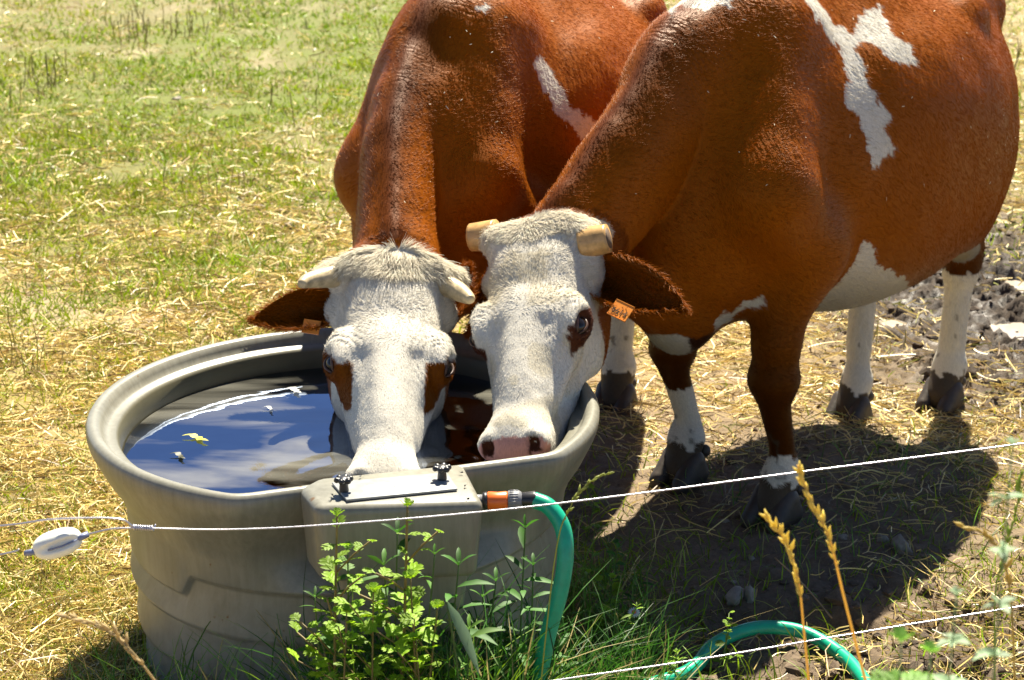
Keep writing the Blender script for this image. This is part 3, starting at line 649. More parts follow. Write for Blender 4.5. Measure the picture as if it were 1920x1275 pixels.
# ------------------------------------------------------------------ straw, grass, weeds
def leaf_mat(name, rough=.5, tr=.35):
    m = M(name); a_ = m.attr('col').outputs['Color']; m.set(a_, rough); t = m.n('BsdfTranslucent'); m.l(a_, t.inputs[0]); x = m.n('MixShader', i_Fac=tr)
    m.l(m.b.outputs[0], x.inputs[1]); m.l(t.outputs[0], x.inputs[2]); m.l(x.outputs[0], m.out.inputs[0]); return m.m
m_straw = leaf_mat('straw', .45, .15); m_grass = leaf_mat('grass', .5, .35); m_leaf = leaf_mat('leaf', .6, .4)
def ribbons(P, D, L, Wd, lift, col, seg=3, side=None, droop=0., twist=None):
    """thin blades: roots P, unit directions D, lengths L, widths Wd"""
    n = len(P); S = side if side is not None else np.cross(D, rng.normal(0, 1, (n, 3))); S = S / (np.linalg.norm(S, axis=1)[:, None] + 1e-9)
    V = np.zeros((n, (seg + 1) * 2, 3)); kx = rng.normal(0, 1, (n, 3)); kx = kx - D * (kx * D).sum(1)[:, None]
    for i in range(seg + 1):
        t = i / seg; c = P + D * (L * t)[:, None] + kx * (L * lift * math.sin(math.pi * t) if droop == 0 else L * lift * t * t)[:, None]
        if droop is not 0: c = c - np.array([0, 0, 1.]) * (L * droop * t * t)[:, None]
        wd = Wd * ((1 - t) ** .5 if droop else 1.0) * .5 + .0002
        V[:, 2 * i] = c - S * wd[:, None]; V[:, 2 * i + 1] = c + S * wd[:, None]
    b = (np.arange(n) * (seg + 1) * 2)[:, None, None]; f = np.array([[2 * i, 2 * i + 1, 2 * i + 3, 2 * i + 2] for i in range(seg)])[None]
    return V.reshape(-1, 3), (b + f).reshape(-1, 4), np.repeat(col, (seg + 1) * 2, axis=0)
def keepout(x, y): return (np.hypot(x + .385, y - 3.77) > .47)
def ground_samples(n, zi, thr, vmin=-200, vmax=1500):
    u = rng.uniform(-600, 2700, n); v = rng.uniform(vmin, vmax, n); r = np.array([ray(a, b) for a, b in ((0, 0),)])
    rr = _F + np.outer((u - 960) / FPX, _R) - np.outer((v - 637.5) / FPX, _U); t = -CAM_H / rr[:, 2]; x = rr[:, 0] * t; y = rr[:, 1] * t
    zn = zones(x, y); P = np.column_stack([x, y]); d = zn[:, zi] * (.75 + 1.5 * fbm(P, 2.2 if zi == 0 else 3.5, 4, 70 + zi)); k = (rng.random(n) < d * thr) & keepout(x, y)
    x, y, zn = x[k], y[k], zn[k]; return x, y, ter(x, y, zn), zn
x, y, z, zn = ground_samples(360000, 1, .62); n = len(x); az_ = rng.uniform(0, 2 * math.pi, n); el_ = np.abs(rng.normal(0, .16, n))
D = np.column_stack([np.cos(az_) * np.cos(el_), np.sin(az_) * np.cos(el_), np.sin(el_)]); sc = np.clip(y / 5, .7, 2.2)
base = np.array([.76, .56, .19]); grn = np.array([.30, .30, .07]); brn = np.array([.30, .19, .08]); tq = rng.random((n, 1)); cc = np.where(tq < .14, grn, np.where(tq < .32, brn, base)) * rng.uniform(.6, 1.25, (n, 1))
L = rng.gamma(2.0, .03, n) + .02; Vv, Ff, Cc = ribbons(np.column_stack([x, y, z + .004 + rng.random(n) * .02]) - D * (L / 2)[:, None], D, L, (.0016 + rng.random(n) * .0022) * sc, .10, np.clip(cc, 0, .85), 3)
tag(link('straw', mesh_np('straw', Vv, Ff, False, Cc), m_straw), kind='stuff')
x, y, z, zn = ground_samples(620000, 0, 1.15); n = len(x); az_ = rng.uniform(0, 2 * math.pi, n); el_ = rng.normal(1.0, .3, n); D = np.column_stack([np.cos(az_) * np.cos(el_), np.sin(az_) * np.cos(el_), np.sin(el_)])
sc = np.clip(y / 4.2, .8, 4); P2 = np.column_stack([x, y]); gcol = np.array([.25, .34, .003]) + np.clip(fbm(P2, 1.2, 3, 80)[:, None] * 1.3, -1, 1) * np.array([.06, .02, .0]); dry = (rng.random((n, 1)) < .18)
cc = np.where(dry, np.array([.42, .34, .13]), gcol) * rng.uniform(.55, 1.3, (n, 1)); L = (.014 + rng.gamma(2.0, .013, n)) * (1 + .4 * vn(P2, 1.5, 81)); L *= 1.35
Vv, Ff, Cc = ribbons(np.column_stack([x, y, z - .003]), D, L, (.0022 + rng.random(n) * .002) * sc, .25, np.clip(cc, 0, .8), 3, droop=.25)
tag(link('grass', mesh_np('grass', Vv, Ff, False, Cc), m_grass), kind='stuff')
# crumbs and clods of soil
IC = bmesh.new(); bmesh.ops.create_icosphere(IC, subdivisions=1, radius=1); icv = np.array([v.co[:] for v in IC.verts]); icf = np.array([[v.index for v in f.verts] for f in IC.faces]); IC.free()
def clods(n, lo_, hi, thr):
    x, y, z, zn = ground_samples(n, 2, thr); n = len(x); sz = lo_ + rng.exponential(hi, n); jit = 1 + rng.uniform(-.35, .35, (n, len(icv), 1)); sc_ = np.column_stack([sz, sz * rng.uniform(.6, 1, n), sz * rng.uniform(.4, .8, n)])[:, None]
    a_ = rng.uniform(0, 6.28, n); ca, sa = np.cos(a_)[:, None], np.sin(a_)[:, None]; Vc = icv[None] * jit * sc_; Vc = np.stack([Vc[..., 0] * ca - Vc[..., 1] * sa, Vc[..., 0] * sa + Vc[..., 1] * ca, Vc[..., 2]], -1) + np.column_stack([x, y, z + sz * .15])[:, None]
    cc = (dirt * .95 * (1 - zn[:, 2:3].clip(0, 1)) + mudc * zn[:, 2:3].clip(0, 1)) * rng.uniform(.6, 1.5, (n, 1)); return Vc.reshape(-1, 3), (np.arange(n)[:, None, None] * len(icv) + icf).reshape(-1, 3), np.repeat(cc, len(icv), 0)
Vc, Fc, Cc = clods(75000, .0025, .006, .8)
tag(link('soil_crumbs', mesh_np('soil_crumbs', Vc, Fc, False, Cc, {'wet': np.zeros(len(Vc))}), m_ground.m), kind='stuff')
# dark dead stalks standing in the pasture
st = []
for (u, v, n) in [(80,160,8),(90,170,6),(260,80,14),(300,60,12),(350,60,16),(230,50,8),(420,30,8),(120,150,6),(20,190,5),(15,680,7),(50,700,8),(525,230,3),(330,350,4),(450,360,5),(400,370,4),(560,200,2),(1900,120,5),(700,100,2),(1640,640,4),(1655,655,3),(1895,430,4)]:
    for _ in range(n): p = atz(u + random.gauss(0, 22), v + random.gauss(0, 12), 0); st.append(p)
st = np.array(st); n = len(st); D = np.column_stack([rng.normal(0, .15, n), rng.normal(0, .15, n), np.ones(n)]); D /= np.linalg.norm(D, axis=1)[:, None]
Vv, Ff, Cc = ribbons(st, D, rng.uniform(.03, .18, n) * (1 + (st[:, 1] > 9) * .3), np.full(n, .003) * np.clip(st[:, 1] / 5, 1, 2.5), .06, np.tile(np.array([.15, .13, .035]), (n, 1)) * rng.uniform(.6, 1.5, (n, 1)), 3, side=np.tile([1., 0, 0], (n, 1)))
tag(link('dead_stalks', mesh_np('dead_stalks', Vv, Ff, False, Cc), m_straw), kind='stuff')
# daisies in the grass
# stones
m_stone = simple('stone', (.36, .31, .24), .85, 0, .5, 25, .5)
stones = [(1380,1120,.055,'flat grey stone lying in the shaded soil left of the dry seed stalks'),(1405,1118,.035,'narrow upright stone beside the flat grey stone'),(1692,1030,.045,'tall pale stone standing in the shaded soil right of the dry stalks'),(1332,15,.0,''),(333,182,.07,'pale round stone in the green grass of the pasture'),(545,425,.06,'pale stone in the straw left of the left cow neck'),(545,290,.05,'dark-sided pale stone at the edge of the grass and straw'),
          (1410,1047,.018,'small pale pebble below the front hoof of the right cow'),(1360,982,.018,'small pebble in the shade left of the near hoof'),(1655,1015,.022,'small grey pebble in the shade left of the tall pale stone'),(1375,1095,.016,'small pebble above the flat grey stone'),(1855,575,.0,''),(1580,1010,.025,'grey half-buried pebble between the dry stalks and the pale stone'),(100,318,.06,'bleached stone in the dry patch of the pasture'),(450,378,.045,'small white stone in the straw beyond the tank')]
for (u, v, s_, lab) in stones:
    if not s_: continue
    bm = bmesh.new(); bmesh.ops.create_icosphere(bm, subdivisions=3, radius=1)
    q = np.array([v_.co[:] for v_ in bm.verts]); nz = 1 + .5 * np.round(vn(q + u, 1.6, 4) * 3) / 3 + .14 * vn(q + v, 4, 5); sc3 = np.array([1, .7, .45 + (.8 if 'upright' in lab or 'tall' in lab else 0)]) * s_ * .6
    for v_, k_ in zip(bm.verts, nz): v_.co = Vector(np.array(v_.co[:]) * k_ * sc3)
    o = link('stone', bm_mesh('stone', bm), m_stone); p = atz(u, v, 0); o.location = (p[0], p[1], float(ter(np.array([p[0]]), np.array([p[1]]))[0]) + s_ * .05); o.rotation_euler = (0, random.uniform(-.2, .2), random.uniform(0, 3)); tag(o, lab, 'stone', 'stones lying on the ground')

# ------------------------------------------------------------------ the drinking tank
m_tank = M('tank_plastic'); t_ = m_tank; n_ = t_.noise(6, 6, .65, t_.obj((1, 1, .6))); n3 = t_.noise(70, 4, .7, t_.obj((1, 1, .12))); sp = t_.noise(38, 2, .5, t_.obj())
c_ = t_.mix(t_.ramp(n_, [(.35, (0, 0, 0)), (.7, (1, 1, 1))]), (.26, .248, .20), (.19, .182, .145)); c_ = t_.mix(1., c_, t_.ramp(n3, [(.3, (.78, .77, .74)), (.7, (1.05, 1.05, 1.05))]), 'MULTIPLY')
hgt = t_.n('SeparateXYZ'); t_.l(t_.obj(), hgt.inputs[0]); low = t_.math('MULTIPLY', t_.ramp(hgt.outputs[2], [(.2, (1, 1, 1)), (.46, (0, 0, 0))]), t_.ramp(t_.noise(5, 5, .7, t_.obj()), [(.38, (0, 0, 0)), (.62, (1, 1, 1))]))
c_ = t_.mix(t_.math('MULTIPLY', low, .5), c_, (.42, .40, .35)); c_ = t_.mix(t_.ramp(sp, [(.74, (0, 0, 0)), (.78, (1, 1, 1))]), c_, (.16, .10, .05)); ins_ = t_.attr('inside').outputs['Fac']; c_ = t_.mix(ins_, c_, t_.mix(n_, (.05, .045, .022), (.14, .125, .07))); t_.set(c_, .36); t_.bump(n3, .12, .002)  # inner wall painted dark: algae stain, with the wall's shade put into the colour
TC = np.array([-.385, 3.77]); TR = .583
def trad(th, dr, z):
    r = TR + dr; r = np.full_like(th, r)
    chord = np.clip(ss(np.array([z]), .33, .42)[0], 0, 1); c = np.cos(th - R(-70.5)); lim = (.470 + dr + (1 - chord) * .3) / np.maximum(c, .2); k = .02
    h = np.maximum(k - np.abs(r - lim), 0) / k; rr = np.minimum(r, lim) - h * h * k * .25
    return np.where(c > .3, rr, r)
prof = [(-.165, .035), (-.135, .05), (-.100, .30), (-.080, .44), (-.070, .530), (-.067, .560), (-.060, .569), (-.044, .570), (-.036, .574), (-.031, .586), (-.024, .600), (-.012, .605), (-.002, .602), (.004, .592), (.004, .578), (.002, .566), (-.003, .552), (-.028, .50), (-.056, .455), (-.072, .41), (-.075, .375), (-.078, .366), (-.090, .360), (-.092, .350), (-.072, .262), (-.075, .250), (-.089, .243), (-.093, .232), (-.080, .145), (-.083, .133), (-.096, .126), (-.100, .115), (-.090, -.02)]
nth = 288; th = np.arange(nth) * 2 * math.pi / nth; V = []
for dr, z in prof:
    d2 = np.full(nth, dr); 
    if .30 < z < .42: d2 = d2 + np.where((th > R(200)) & (th < R(250)), .0, 0) 
    r = trad(th, dr, z) ; zz = z + (.012 * np.sin(th * 1.0 + 1) if .1 < z < .4 else 0)
    if .34 < z < .40: zz = zz - .05 * ss(np.cos(th - R(208)), .90, .93)
    V.append(np.column_stack([TC[0] + r * np.cos(th), TC[1] + r * np.sin(th) * 1.015, np.full(nth, 0) + zz]))
V = np.vstack(V); V = np.vstack([V, [TC[0], TC[1], .035]]); nl = len(prof); F_ = []
for i in range(nl - 1):
    for j in range(nth): k = (j + 1) % nth; F_.append((i * nth + j, i * nth + k, (i + 1) * nth + k, (i + 1) * nth + j))
F_ += [(len(V) - 1, (j + 1) % nth, j) for j in range(nth)]
tank = thing('water_tank', 'large round grey plastic drinking tank filled with water', 'drinking trough', (TC[0], TC[1], 0))
TL = Vector((-TC[0], -TC[1], 0))
def tpart(name, me, mat, par=None):
    me.transform(__import__('mathutils').Matrix.Translation(TL)); o = link(name, me, mat, par or tank); return o
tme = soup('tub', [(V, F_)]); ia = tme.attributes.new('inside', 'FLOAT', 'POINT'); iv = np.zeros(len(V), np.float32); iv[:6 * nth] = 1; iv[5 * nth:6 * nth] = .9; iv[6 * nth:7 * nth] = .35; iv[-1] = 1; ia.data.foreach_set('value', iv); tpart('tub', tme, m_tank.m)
def solid(poly, z0, z1, taper=0., bev=.012, seg=3, name='solid', tilt=None):
    bm = bmesh.new(); c = np.mean(poly, 0); b = [bm.verts.new((c[0] + (p[0] - c[0]) * (1 - taper), c[1] + (p[1] - c[1]) * (1 - taper), z0)) for p in poly]; t = [bm.verts.new((p[0], p[1], z1 if tilt is None else z1 + tilt[i])) for i, p in enumerate(poly)]
    bm.faces.new(b[::-1]); bm.faces.new(t); n = len(poly)
    for i in range(n): bm.faces.new((b[i], b[(i + 1) % n], t[(i + 1) % n], t[i]))
    bmesh.ops.bevel(bm, geom=bm.edges[:], offset=bev, segments=seg, profile=.5, affect='EDGES', clamp_overlap=True)
    return bm_mesh(name, bm)
A_ = [atz(583, 925, .613)[:2], atz(604, 902, .613)[:2], atz(868, 872, .613)[:2], atz(910, 938, .613)[:2], atz(600, 952, .613)[:2]]
A_[0] = A_[0] + [0, -.0]; 
me = solid([A_[4] + [-.01, -.005], A_[3] + [0, -.012], A_[2] + [.002, .015], A_[1] + [-.012, .02], A_[0] + [-.03, .03]], .445, .615, .07, .02, 4, 'valve_housing'); tpart('valve_housing', me, m_tank.m)
me = solid([A_[4] + [.03, .03], A_[3] + [-.03, .03], A_[2] + [-.02, 0], A_[1] + [0, 0]], .30, .46, .12, .02, 3, 'housing_foot'); tpart('housing_foot', me, m_tank.m)
m_lid2 = simple('lid_plate', (.34, .34, .33), .38, 0, .35, 60, .05); m_blk = simple('black_plastic', (.02, .02, .022), .35, 0, .2, 60, .05); m_lab = simple('label_paper', (.70, .70, .70), .45, 0, .12, 80, 0)
pl = [atz(650, 938, .62)[:2], atz(858, 917, .62)[:2], atz(838, 886, .62)[:2], atz(622, 905, .62)[:2]]
lidp = tpart('lid_plate', solid(pl, .6165, .6215, 0, .0012, 2, 'lid_plate'), m_lid2)
lb = [atz(678, 927, .622)[:2], atz(785, 915, .622)[:2], atz(797, 898, .622)[:2], atz(690, 910, .622)[:2]]
labo = tpart('label', solid(lb, .6216, .6221, 0, .0001, 1, 'label'), m_lab, lidp)
bm = bmesh.new(); e1 = (lb[1] - lb[0]); e2 = (lb[3] - lb[0])
for i in range(26):
    q = .1 + .8 * i / 26 + random.uniform(-.01, .01); 
    if i % 9 in (7, 8): continue
    h_ = random.uniform(.2, .45); p0 = lb[0] + e1 * q + e2 * (.35 + random.uniform(0, .08)); p1 = p0 + e1 * .011; p2 = p1 + e2 * h_; p3 = p0 + e2 * h_
    if i % 3: bm.faces.new([bm.verts.new((*p, .62235)) for p in (p0, p1, p2, p3)])
    else: p2 = p0 + e1 * .025 + e2 * .08; bm.faces.new([bm.verts.new((*p, .62235)) for p in (p0, p0 + e1 * .025, p2, p0 + e2 * .08)])
tpart('label_print', bm_mesh('label_print', bm, False), m_ink, labo)
for (u, v) in ((645, 912), (829, 890)):
    p = atz(u, v + 8, .622); s_ = SDF(); s_.bone((0, 0, 0), (0, 0, .02), .010, .008, .004); s_.ell((0, 0, .024), (.013, .013, .006), k=.004)
    for k in range(6): a_ = k * math.pi / 3 + .3; s_.ell((.0145 * math.cos(a_), .0145 * math.sin(a_), .024), (.0055, .0055, .006), k=.004)
    Vk, Qk = s_.mesh(.0012); o = link('knob', mesh_np('knob', Vk, Qk), m_blk, lidp); o.location = (p[0] - TC[0], p[1] - TC[1], .622)
# water
WZ = .516; nr = 60; Vw = [(TC[0], TC[1], WZ)]; 
for i in range(1, nr + 1):
    r = trad(th, -.074, .45) * i / nr; Vw += list(zip(TC[0] + r * np.cos(th), TC[1] + r * np.sin(th) * 1.015, np.full(nth, WZ)))
Vw = np.array(Vw); mz = [np.array(muzL), np.array(muzR)]
for m_, amp in zip(mz, (.0026, .0018)):
    d = np.hypot(Vw[:, 0] - m_[0], Vw[:, 1] - m_[1]); Vw[:, 2] += amp * np.sin(d * 75) * np.exp(-d * 7)
Vw[:, 2] += .0007 * fbm(Vw[:, :2], 9, 3, 90)
Fw = [(0, 1 + j, 1 + (j + 1) % nth) for j in range(nth)] + [(1 + i * nth + j, 1 + (i + 1) * nth + j, 1 + (i + 1) * nth + (j + 1) % nth, 1 + i * nth + (j + 1) % nth) for i in range(nr - 1) for j in range(nth)]
mw = M('water'); gl = mw.n('BsdfGlossy', i_Roughness=.02); gl.inputs[0].default_value = (.62, .74, 1, 1); tr = mw.n('BsdfTransparent'); tr.inputs[0].default_value = (.42, .40, .24, 1)
fr = mw.n('Fresnel', i_IOR=5.0); bmp = mw.n('Bump', i_Strength=.06, i_Distance=.006); mw.l(mw.noise(7, 2, .5, mw.obj((1, 2.4, 1))), bmp.inputs['Height'])
for x_n in (gl, fr): mw.l(bmp.outputs[0], x_n.inputs['Normal'])
mx = mw.n('MixShader'); mw.l(fr.outputs[0], mx.inputs[0]); mw.l(tr.outputs[0], mx.inputs[1]); mw.l(gl.outputs[0], mx.inputs[2])
# pale wisps: cloud reflections painted as a diffuse layer on the surface
cloud_wisps = mw.math('MULTIPLY', mw.ramp(mw.noise(2.0, 4, .5, mw.obj((1, 3.2, 1), (0, 0, R(24))), .5), [(.46, (0, 0, 0)), (.80, (1, 1, 1))]), .38); df = mw.n('BsdfDiffuse'); df.inputs[0].default_value = (.50, .48, .40, 1)
mx2 = mw.n('MixShader'); mw.l(cloud_wisps, mx2.inputs[0]); mw.l(mx.outputs[0], mx2.inputs[1]); mw.l(df.outputs[0], mx2.inputs[2]); mw.l(mx2.outputs[0], mw.out.inputs[0])
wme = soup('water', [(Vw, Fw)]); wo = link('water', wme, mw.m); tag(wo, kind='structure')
# things floating on the water
m_fl = leaf_mat('floating_leaf', .5, .2)
def floater(u, v, L, Wd, colr, lab, cat, nm):
    p = atz(u, v, WZ); n = 14; t = np.linspace(0, 1, n); c = np.column_stack([t * L - L / 2, .01 * np.sin(t * 5), .003 + .002 * np.sin(t * 9)]); wd = Wd * np.sin(np.pi * np.clip(t, .03, .97)) * (1 + .4 * np.sin(t * 23)) / 2
    V = np.vstack([c + np.column_stack([0 * t, wd, 0 * t]), c - np.column_stack([0 * t, wd, 0 * t])]); F_ = [(i, i + 1, n + i + 1, n + i) for i in range(n - 1)]
    me = mesh_np(nm, V, F_, True, np.tile(np.array(colr), (2 * n, 1))); o = link(nm, me, m_fl); o.location = (p[0], p[1], WZ + .002); o.rotation_euler = (0, 0, random.uniform(-.5, -.2)); tag(o, lab, cat)
floater(368, 824, .075, .02, (.55, .50, .06), 'yellow leaf floating on the water near the left rim', 'leaf', 'floating_leaf')
floater(335, 858, .05, .016, (.05, .05, .02), 'dark scrap floating below the yellow leaf in the tank', 'leaf', 'floating_leaf')
floater(552, 735, .055, .022, (.45, .45, .42), 'pale scrap of scum floating left of the left cow face', 'scum', 'floating_scum')
floater(505, 770, .04, .012, (.5, .5, .47), 'small pale scrap of scum in the blue water', 'scum', 'floating_scum')

# ------------------------------------------------------------------ hose
m_hose = M('hose'); hn = m_hose.noise(50, 3, .6, m_hose.obj()); m_hose.set(m_hose.mix(m_hose.ramp(hn, [(.4, (0, 0, 0)), (.75, (1, 1, 1))]), (.005, .38, .22), (.01, .29, .17)), .32)
m_or = simple('orange_plastic', (.85, .16, .02), .35, 0, .1, 60, 0); m_gp = simple('grey_plastic', (.22, .22, .23), .4, 0, .2, 60, .05)
hp_ = [aty(1000, 937, 3.215), aty(1030, 951, 3.20), aty(1055, 990, 3.18), aty(1060, 1045, 3.16), aty(1050, 1110, 3.15), aty(1033, 1170, 3.15), aty(1020, 1225, 3.15), aty(1012, 1290, 3.16)]
e_ = hp_[-1]; hp_ += [e_ + [.02, .02, -.12], e_ + [.10, .10, -.235]]; hp_[-1][2] = .02
hp_ += [np.array([.20, 3.42, .02])] + [atz(u, v, z) for u, v, z in ((1285, 1262, .02), (1335, 1212, .03), (1390, 1184, .04), (1445, 1176, .04), (1510, 1187, .03), (1570, 1222, .02), (1612, 1265, .02), (1645, 1330, .02))] + [np.array([.75, 3.0, .02])]
hose = thing('garden_hose', 'thick green garden hose running from the tank down and looping over the ground', 'hose', tuple(hp_[0])); hm = tube_mesh('pipe', spline(hp_, 160), .0168, 18)
def hpart(nm, me, mat, par=None): me.transform(__import__('mathutils').Matrix.Translation(-Vector(hp_[0]))); return link(nm, me, mat, par or hose)
hpart('pipe', hm, m_hose.m)
c0 = aty(905, 939, 3.215); c1 = hp_[0]; dx = (c1 - c0)
def seg_(nm, stops, mat, n=20):
    P = np.array([c0 + dx * t for t, _ in stops]); return hpart(nm, tube_mesh(nm, P, np.array([r for _, r in stops]), n), mat)
seg_('tap_nipple', [(-.25, .013), (.02, .013)], m_gp); seg_('seal_ring', [(.0, .016), (.0301, .0178), (.09, .0178), (.1, .016)], m_blk)
con = seg_('click_connector', [(.09, .0165), (.12, .0185), (.3, .0172), (.46, .0185), (.5, .017)], m_or)
seg_('collar', [(.5, .0188), (.53, .0202), (.70, .0205), (.76, .017), (.78, .014)], m_gp); seg_('hose_sleeve', [(.76, .0142), (.78, .0155), (1.0, .0175), (1.03, .0178), (1.05, .0172)], m_blk)
rib = []
for k in range(24):
    a_ = k * 2 * math.pi / 24; o_ = np.array([0, math.cos(a_), math.sin(a_)]) * .0203; rib.append(tube(np.array([c0 + dx * .53 + o_, c0 + dx * .70 + o_]), .0011, 5))
hpart('grip_ribs', soup('grip_ribs', rib), m_gp)

# ------------------------------------------------------------------ fence wires
m_wire = simple('galvanised_wire', (.62, .60, .66), .3, .85, .2, 300, .1); m_ins = simple('insulator', (.92, .92, .82), .3, 0, .08, 20, 0); m_blue = simple('blue_wire_wrap', (.25, .28, .42), .45, .3, .2, 200, .1)
def wy(u): return 2.8 + (u - 600) * .00012
up = [aty(u, v, wy(u)) for u, v in ((270, 990), (420, 993), (600, 985), (900, 960), (1200, 925), (1500, 885), (1870, 838), (2100, 806), (2500, 750))]
W1 = thing('fence_wire', 'upper electric fence wire with a knotted loop crossing in front of the tank', 'fence wire', tuple(up[0]))
def wpart(nm, path, r, mat, root, seg=8): me = tube_mesh(nm, path, r, seg); me.transform(__import__('mathutils').Matrix.Translation(-root.location)); return link(nm, me, mat, root)
wpart('strand', spline(up, 80), .0016, m_wire, W1)
wpart('loop_strand', spline([aty(u, v, wy(u)) for u, v in ((-300, 1010), (0, 986), (90, 974), (180, 971), (228, 974), (245, 984), (252, 990), (270, 990))], 50), .0017, m_wire, W1)
wpart('lead_strand', spline([aty(u, v, wy(u)) for u, v in ((160, 1003), (180, 998), (215, 991), (270, 990))], 20), .0017, m_wire, W1)
wpart('left_strand', spline([aty(u, v, wy(u)) for u, v in ((-300, 1100), (0, 1040), (36, 1030))], 20), .0017, m_wire, W1)
ka, kb = aty(250, 989, wy(250)), aty(288, 991, wy(288)); tt = np.linspace(0, 1, 120); kp = ka + (kb - ka) * tt[:, None] + .0042 * (np.cos(tt * 2 * math.pi * 9)[:, None] * np.array([0, 1, 0]) + np.sin(tt * 2 * math.pi * 9)[:, None] * np.array([0, 0, 1])); kp = np.vstack([kp, kp[-1] + [.003, 0, .006]])
wpart('knot', kp, .0016, m_wire, W1, 6)
ic, idr = aty(108, 1019, wy(108)), nrm(aty(150, 1005, wy(150)) - aty(66, 1031, wy(66))); ins = thing('insulator', 'white egg-shaped strain insulator tied into the fence wire at the left edge', 'insulator', tuple(ic))
s_ = SDF(); sd = nrm(np.cross(idr, [0, 1, 0])); nn = np.array([0, 1, 0]); axs = np.array([idr, sd, np.cross(idr, sd)])
s_.ell((0, 0, 0), (.043, .024, .022), axs, .01, e=2.4)
for g in (1, -1):
    s_.bone(idr * -.03 + nn * -.026 + sd * .002, idr * .06 + nn * -.022 + sd * .004, .0075, .010, .004, sub=True); s_.bone(idr * -.06 + sd * .026 * g, idr * .03 + sd * .026 * g, .006, .006, .004, sub=True)
Vi, Qi = s_.mesh(.0016); link('body', mesh_np('insulator_body', smooth_mesh(Vi, Qi, 1), Qi), m_ins, ins)
for a1, a2 in ((idr * .038 - nn * .008, idr * .055), (-idr * .058, -idr * .036 - nn * .006)):
    link('wire_wrap', tube_mesh('wire_wrap', np.array([a1, (a1 + a2) / 2, a2]), np.array([.0052, .0058, .0052]), 12), m_blue, ins)
link('wire_in_slot', tube_mesh('wire_in_slot', np.array([idr * .04 - nn * .01, idr * .015 - nn * .0215, -idr * .012 - nn * .020]), .0018, 6), m_blue, ins)
dn = [aty(u, v, wy(u)) for u, v in ((300, 1400), (700, 1330), (1040, 1276), (1300, 1238), (1600, 1188), (1920, 1136), (2400, 1058))]
W2 = tag(link('fence_wire', tube_mesh('fence_wire_low', spline(dn, 60), .0016, 8), m_wire), 'lower fence wire crossing the bottom right corner over the hose loop', 'fence wire'); rebase(W2, dn[0])

# ------------------------------------------------------------------ weeds and grasses in front
def leaf_geo(P, D, Nn, L, kind):
    """one leaf as a small set of quads; returns V,F"""
    D = nrm(D); S = nrm(np.cross(D, Nn)); Nn = np.cross(S, D); V = []; F_ = []
    def blade(p, d, l, w, cur):
        o = len(V); s2 = nrm(np.cross(d, Nn)); ts = (0, .25, .55, .8, 1); ws_ = (.12, .8, 1, .6, .03)
        for t, w_ in zip(ts, ws_):
            c = p + d * l * t - np.array([0, 0, 1]) * cur * l * t * t
            V.extend([c - s2 * w * w_ / 2 + Nn * w * w_ * .15, c, c + s2 * w * w_ / 2 + Nn * w * w_ * .15])
        for i in range(4):
            for j in (0, 1): F_.append((o + 3 * i + j, o + 3 * i + j + 1, o + 3 * i + j + 4, o + 3 * i + j + 3))
    if kind == 'lobed':
        blade(P, D, L, L * .30, .25)
        for t, sg, k in ((.2, 1, .55), (.2, -1, .55), (.45, 1, .5), (.45, -1, .5), (.68, 1, .33), (.68, -1, .33)):
            a_ = R(48) * sg; d = D * math.cos(a_) + S * math.sin(a_); blade(P + D * L * t - np.array([0, 0, 1]) * .25 * L * t * t, nrm(d), L * k, L * .2, .15)
    elif kind == 'lance': blade(P, D, L, L * .19, .35)
    else: blade(P, D, L, L * .5, .3)
    return V, F_
def plant(name, base, top, nleaf, Lf, kind, colr, lab, stemr=.0035, t0=.1, side=3, bend=.03, group=None, stemc=(.25, .20, .06), mat=None):
    base = np.array(base, float); top = np.array(top, float); root = thing(name, lab, 'weed' if 'weed' in name or 'plant' in name else 'grass stalk', tuple(base), group)
    mid = (base + top) / 2 + np.array([random.uniform(-bend, bend), random.uniform(-bend, bend), 0]); sp_ = spline([base, mid, top], 24) - base
    parts = [tube(sp_, np.linspace(stemr, stemr * .5, 24), 7)]; V, F_, cc = [], [], []
    def put(p, d, L):
        v, f = leaf_geo(p, d, nrm(np.array([random.gauss(0, .3), random.gauss(0, .3), 1])), L, kind); o = len(V); V.extend(v); F_.extend([tuple(x + o for x in q) for q in f]); k_ = random.uniform(.6, 1.35); cc.extend([np.array(colr) * k_] * len(v))
    for i in range(nleaf):
        t = t0 + (1 - t0) * (i + random.random() * .6) / nleaf; p = sp_[min(23, int(t * 23))]; an = i * 2.4 + random.uniform(-.5, .5); d = np.array([math.cos(an), math.sin(an) * .8, random.uniform(.1, .8)])
        L = Lf * random.uniform(.6, 1.25) * (1 - .45 * t)
        if side and i % side == 0 and t < .85:                       # a side shoot with leaves of its own
            q = p + nrm(d + [0, 0, .6]) * Lf * 1.6; parts.append(tube(np.array([p, (p + q) / 2 + [0, 0, .004], q]), stemr * .45, 5))
            for k in range(4): a2 = an + k * 1.7; put(p + (q - p) * (.4 + .2 * k), np.array([math.cos(a2), math.sin(a2), .5]), L * .75)
        else: put(p, d, L)
    for k in range(4): put(sp_[-1], np.array([math.cos(k * 1.6), math.sin(k * 1.6), 1.2]), Lf * .35)
    link('stem', soup('stem', parts), simple_c(stemc), root)
    link('foliage', mesh_np('foliage', np.array(V), np.array(F_), True, np.clip(np.array(cc), 0, .9)), mat or m_leaf, root); return root
_sc = {}
def simple_c(c):
    if c not in _sc: _sc[c] = simple('plant_stem', c, .6, 0, .4, 60, .2)
    return _sc[c]
G1 = (.24, .40, .012); G2 = (.05, .16, .015); G3 = (.12, .25, .03)
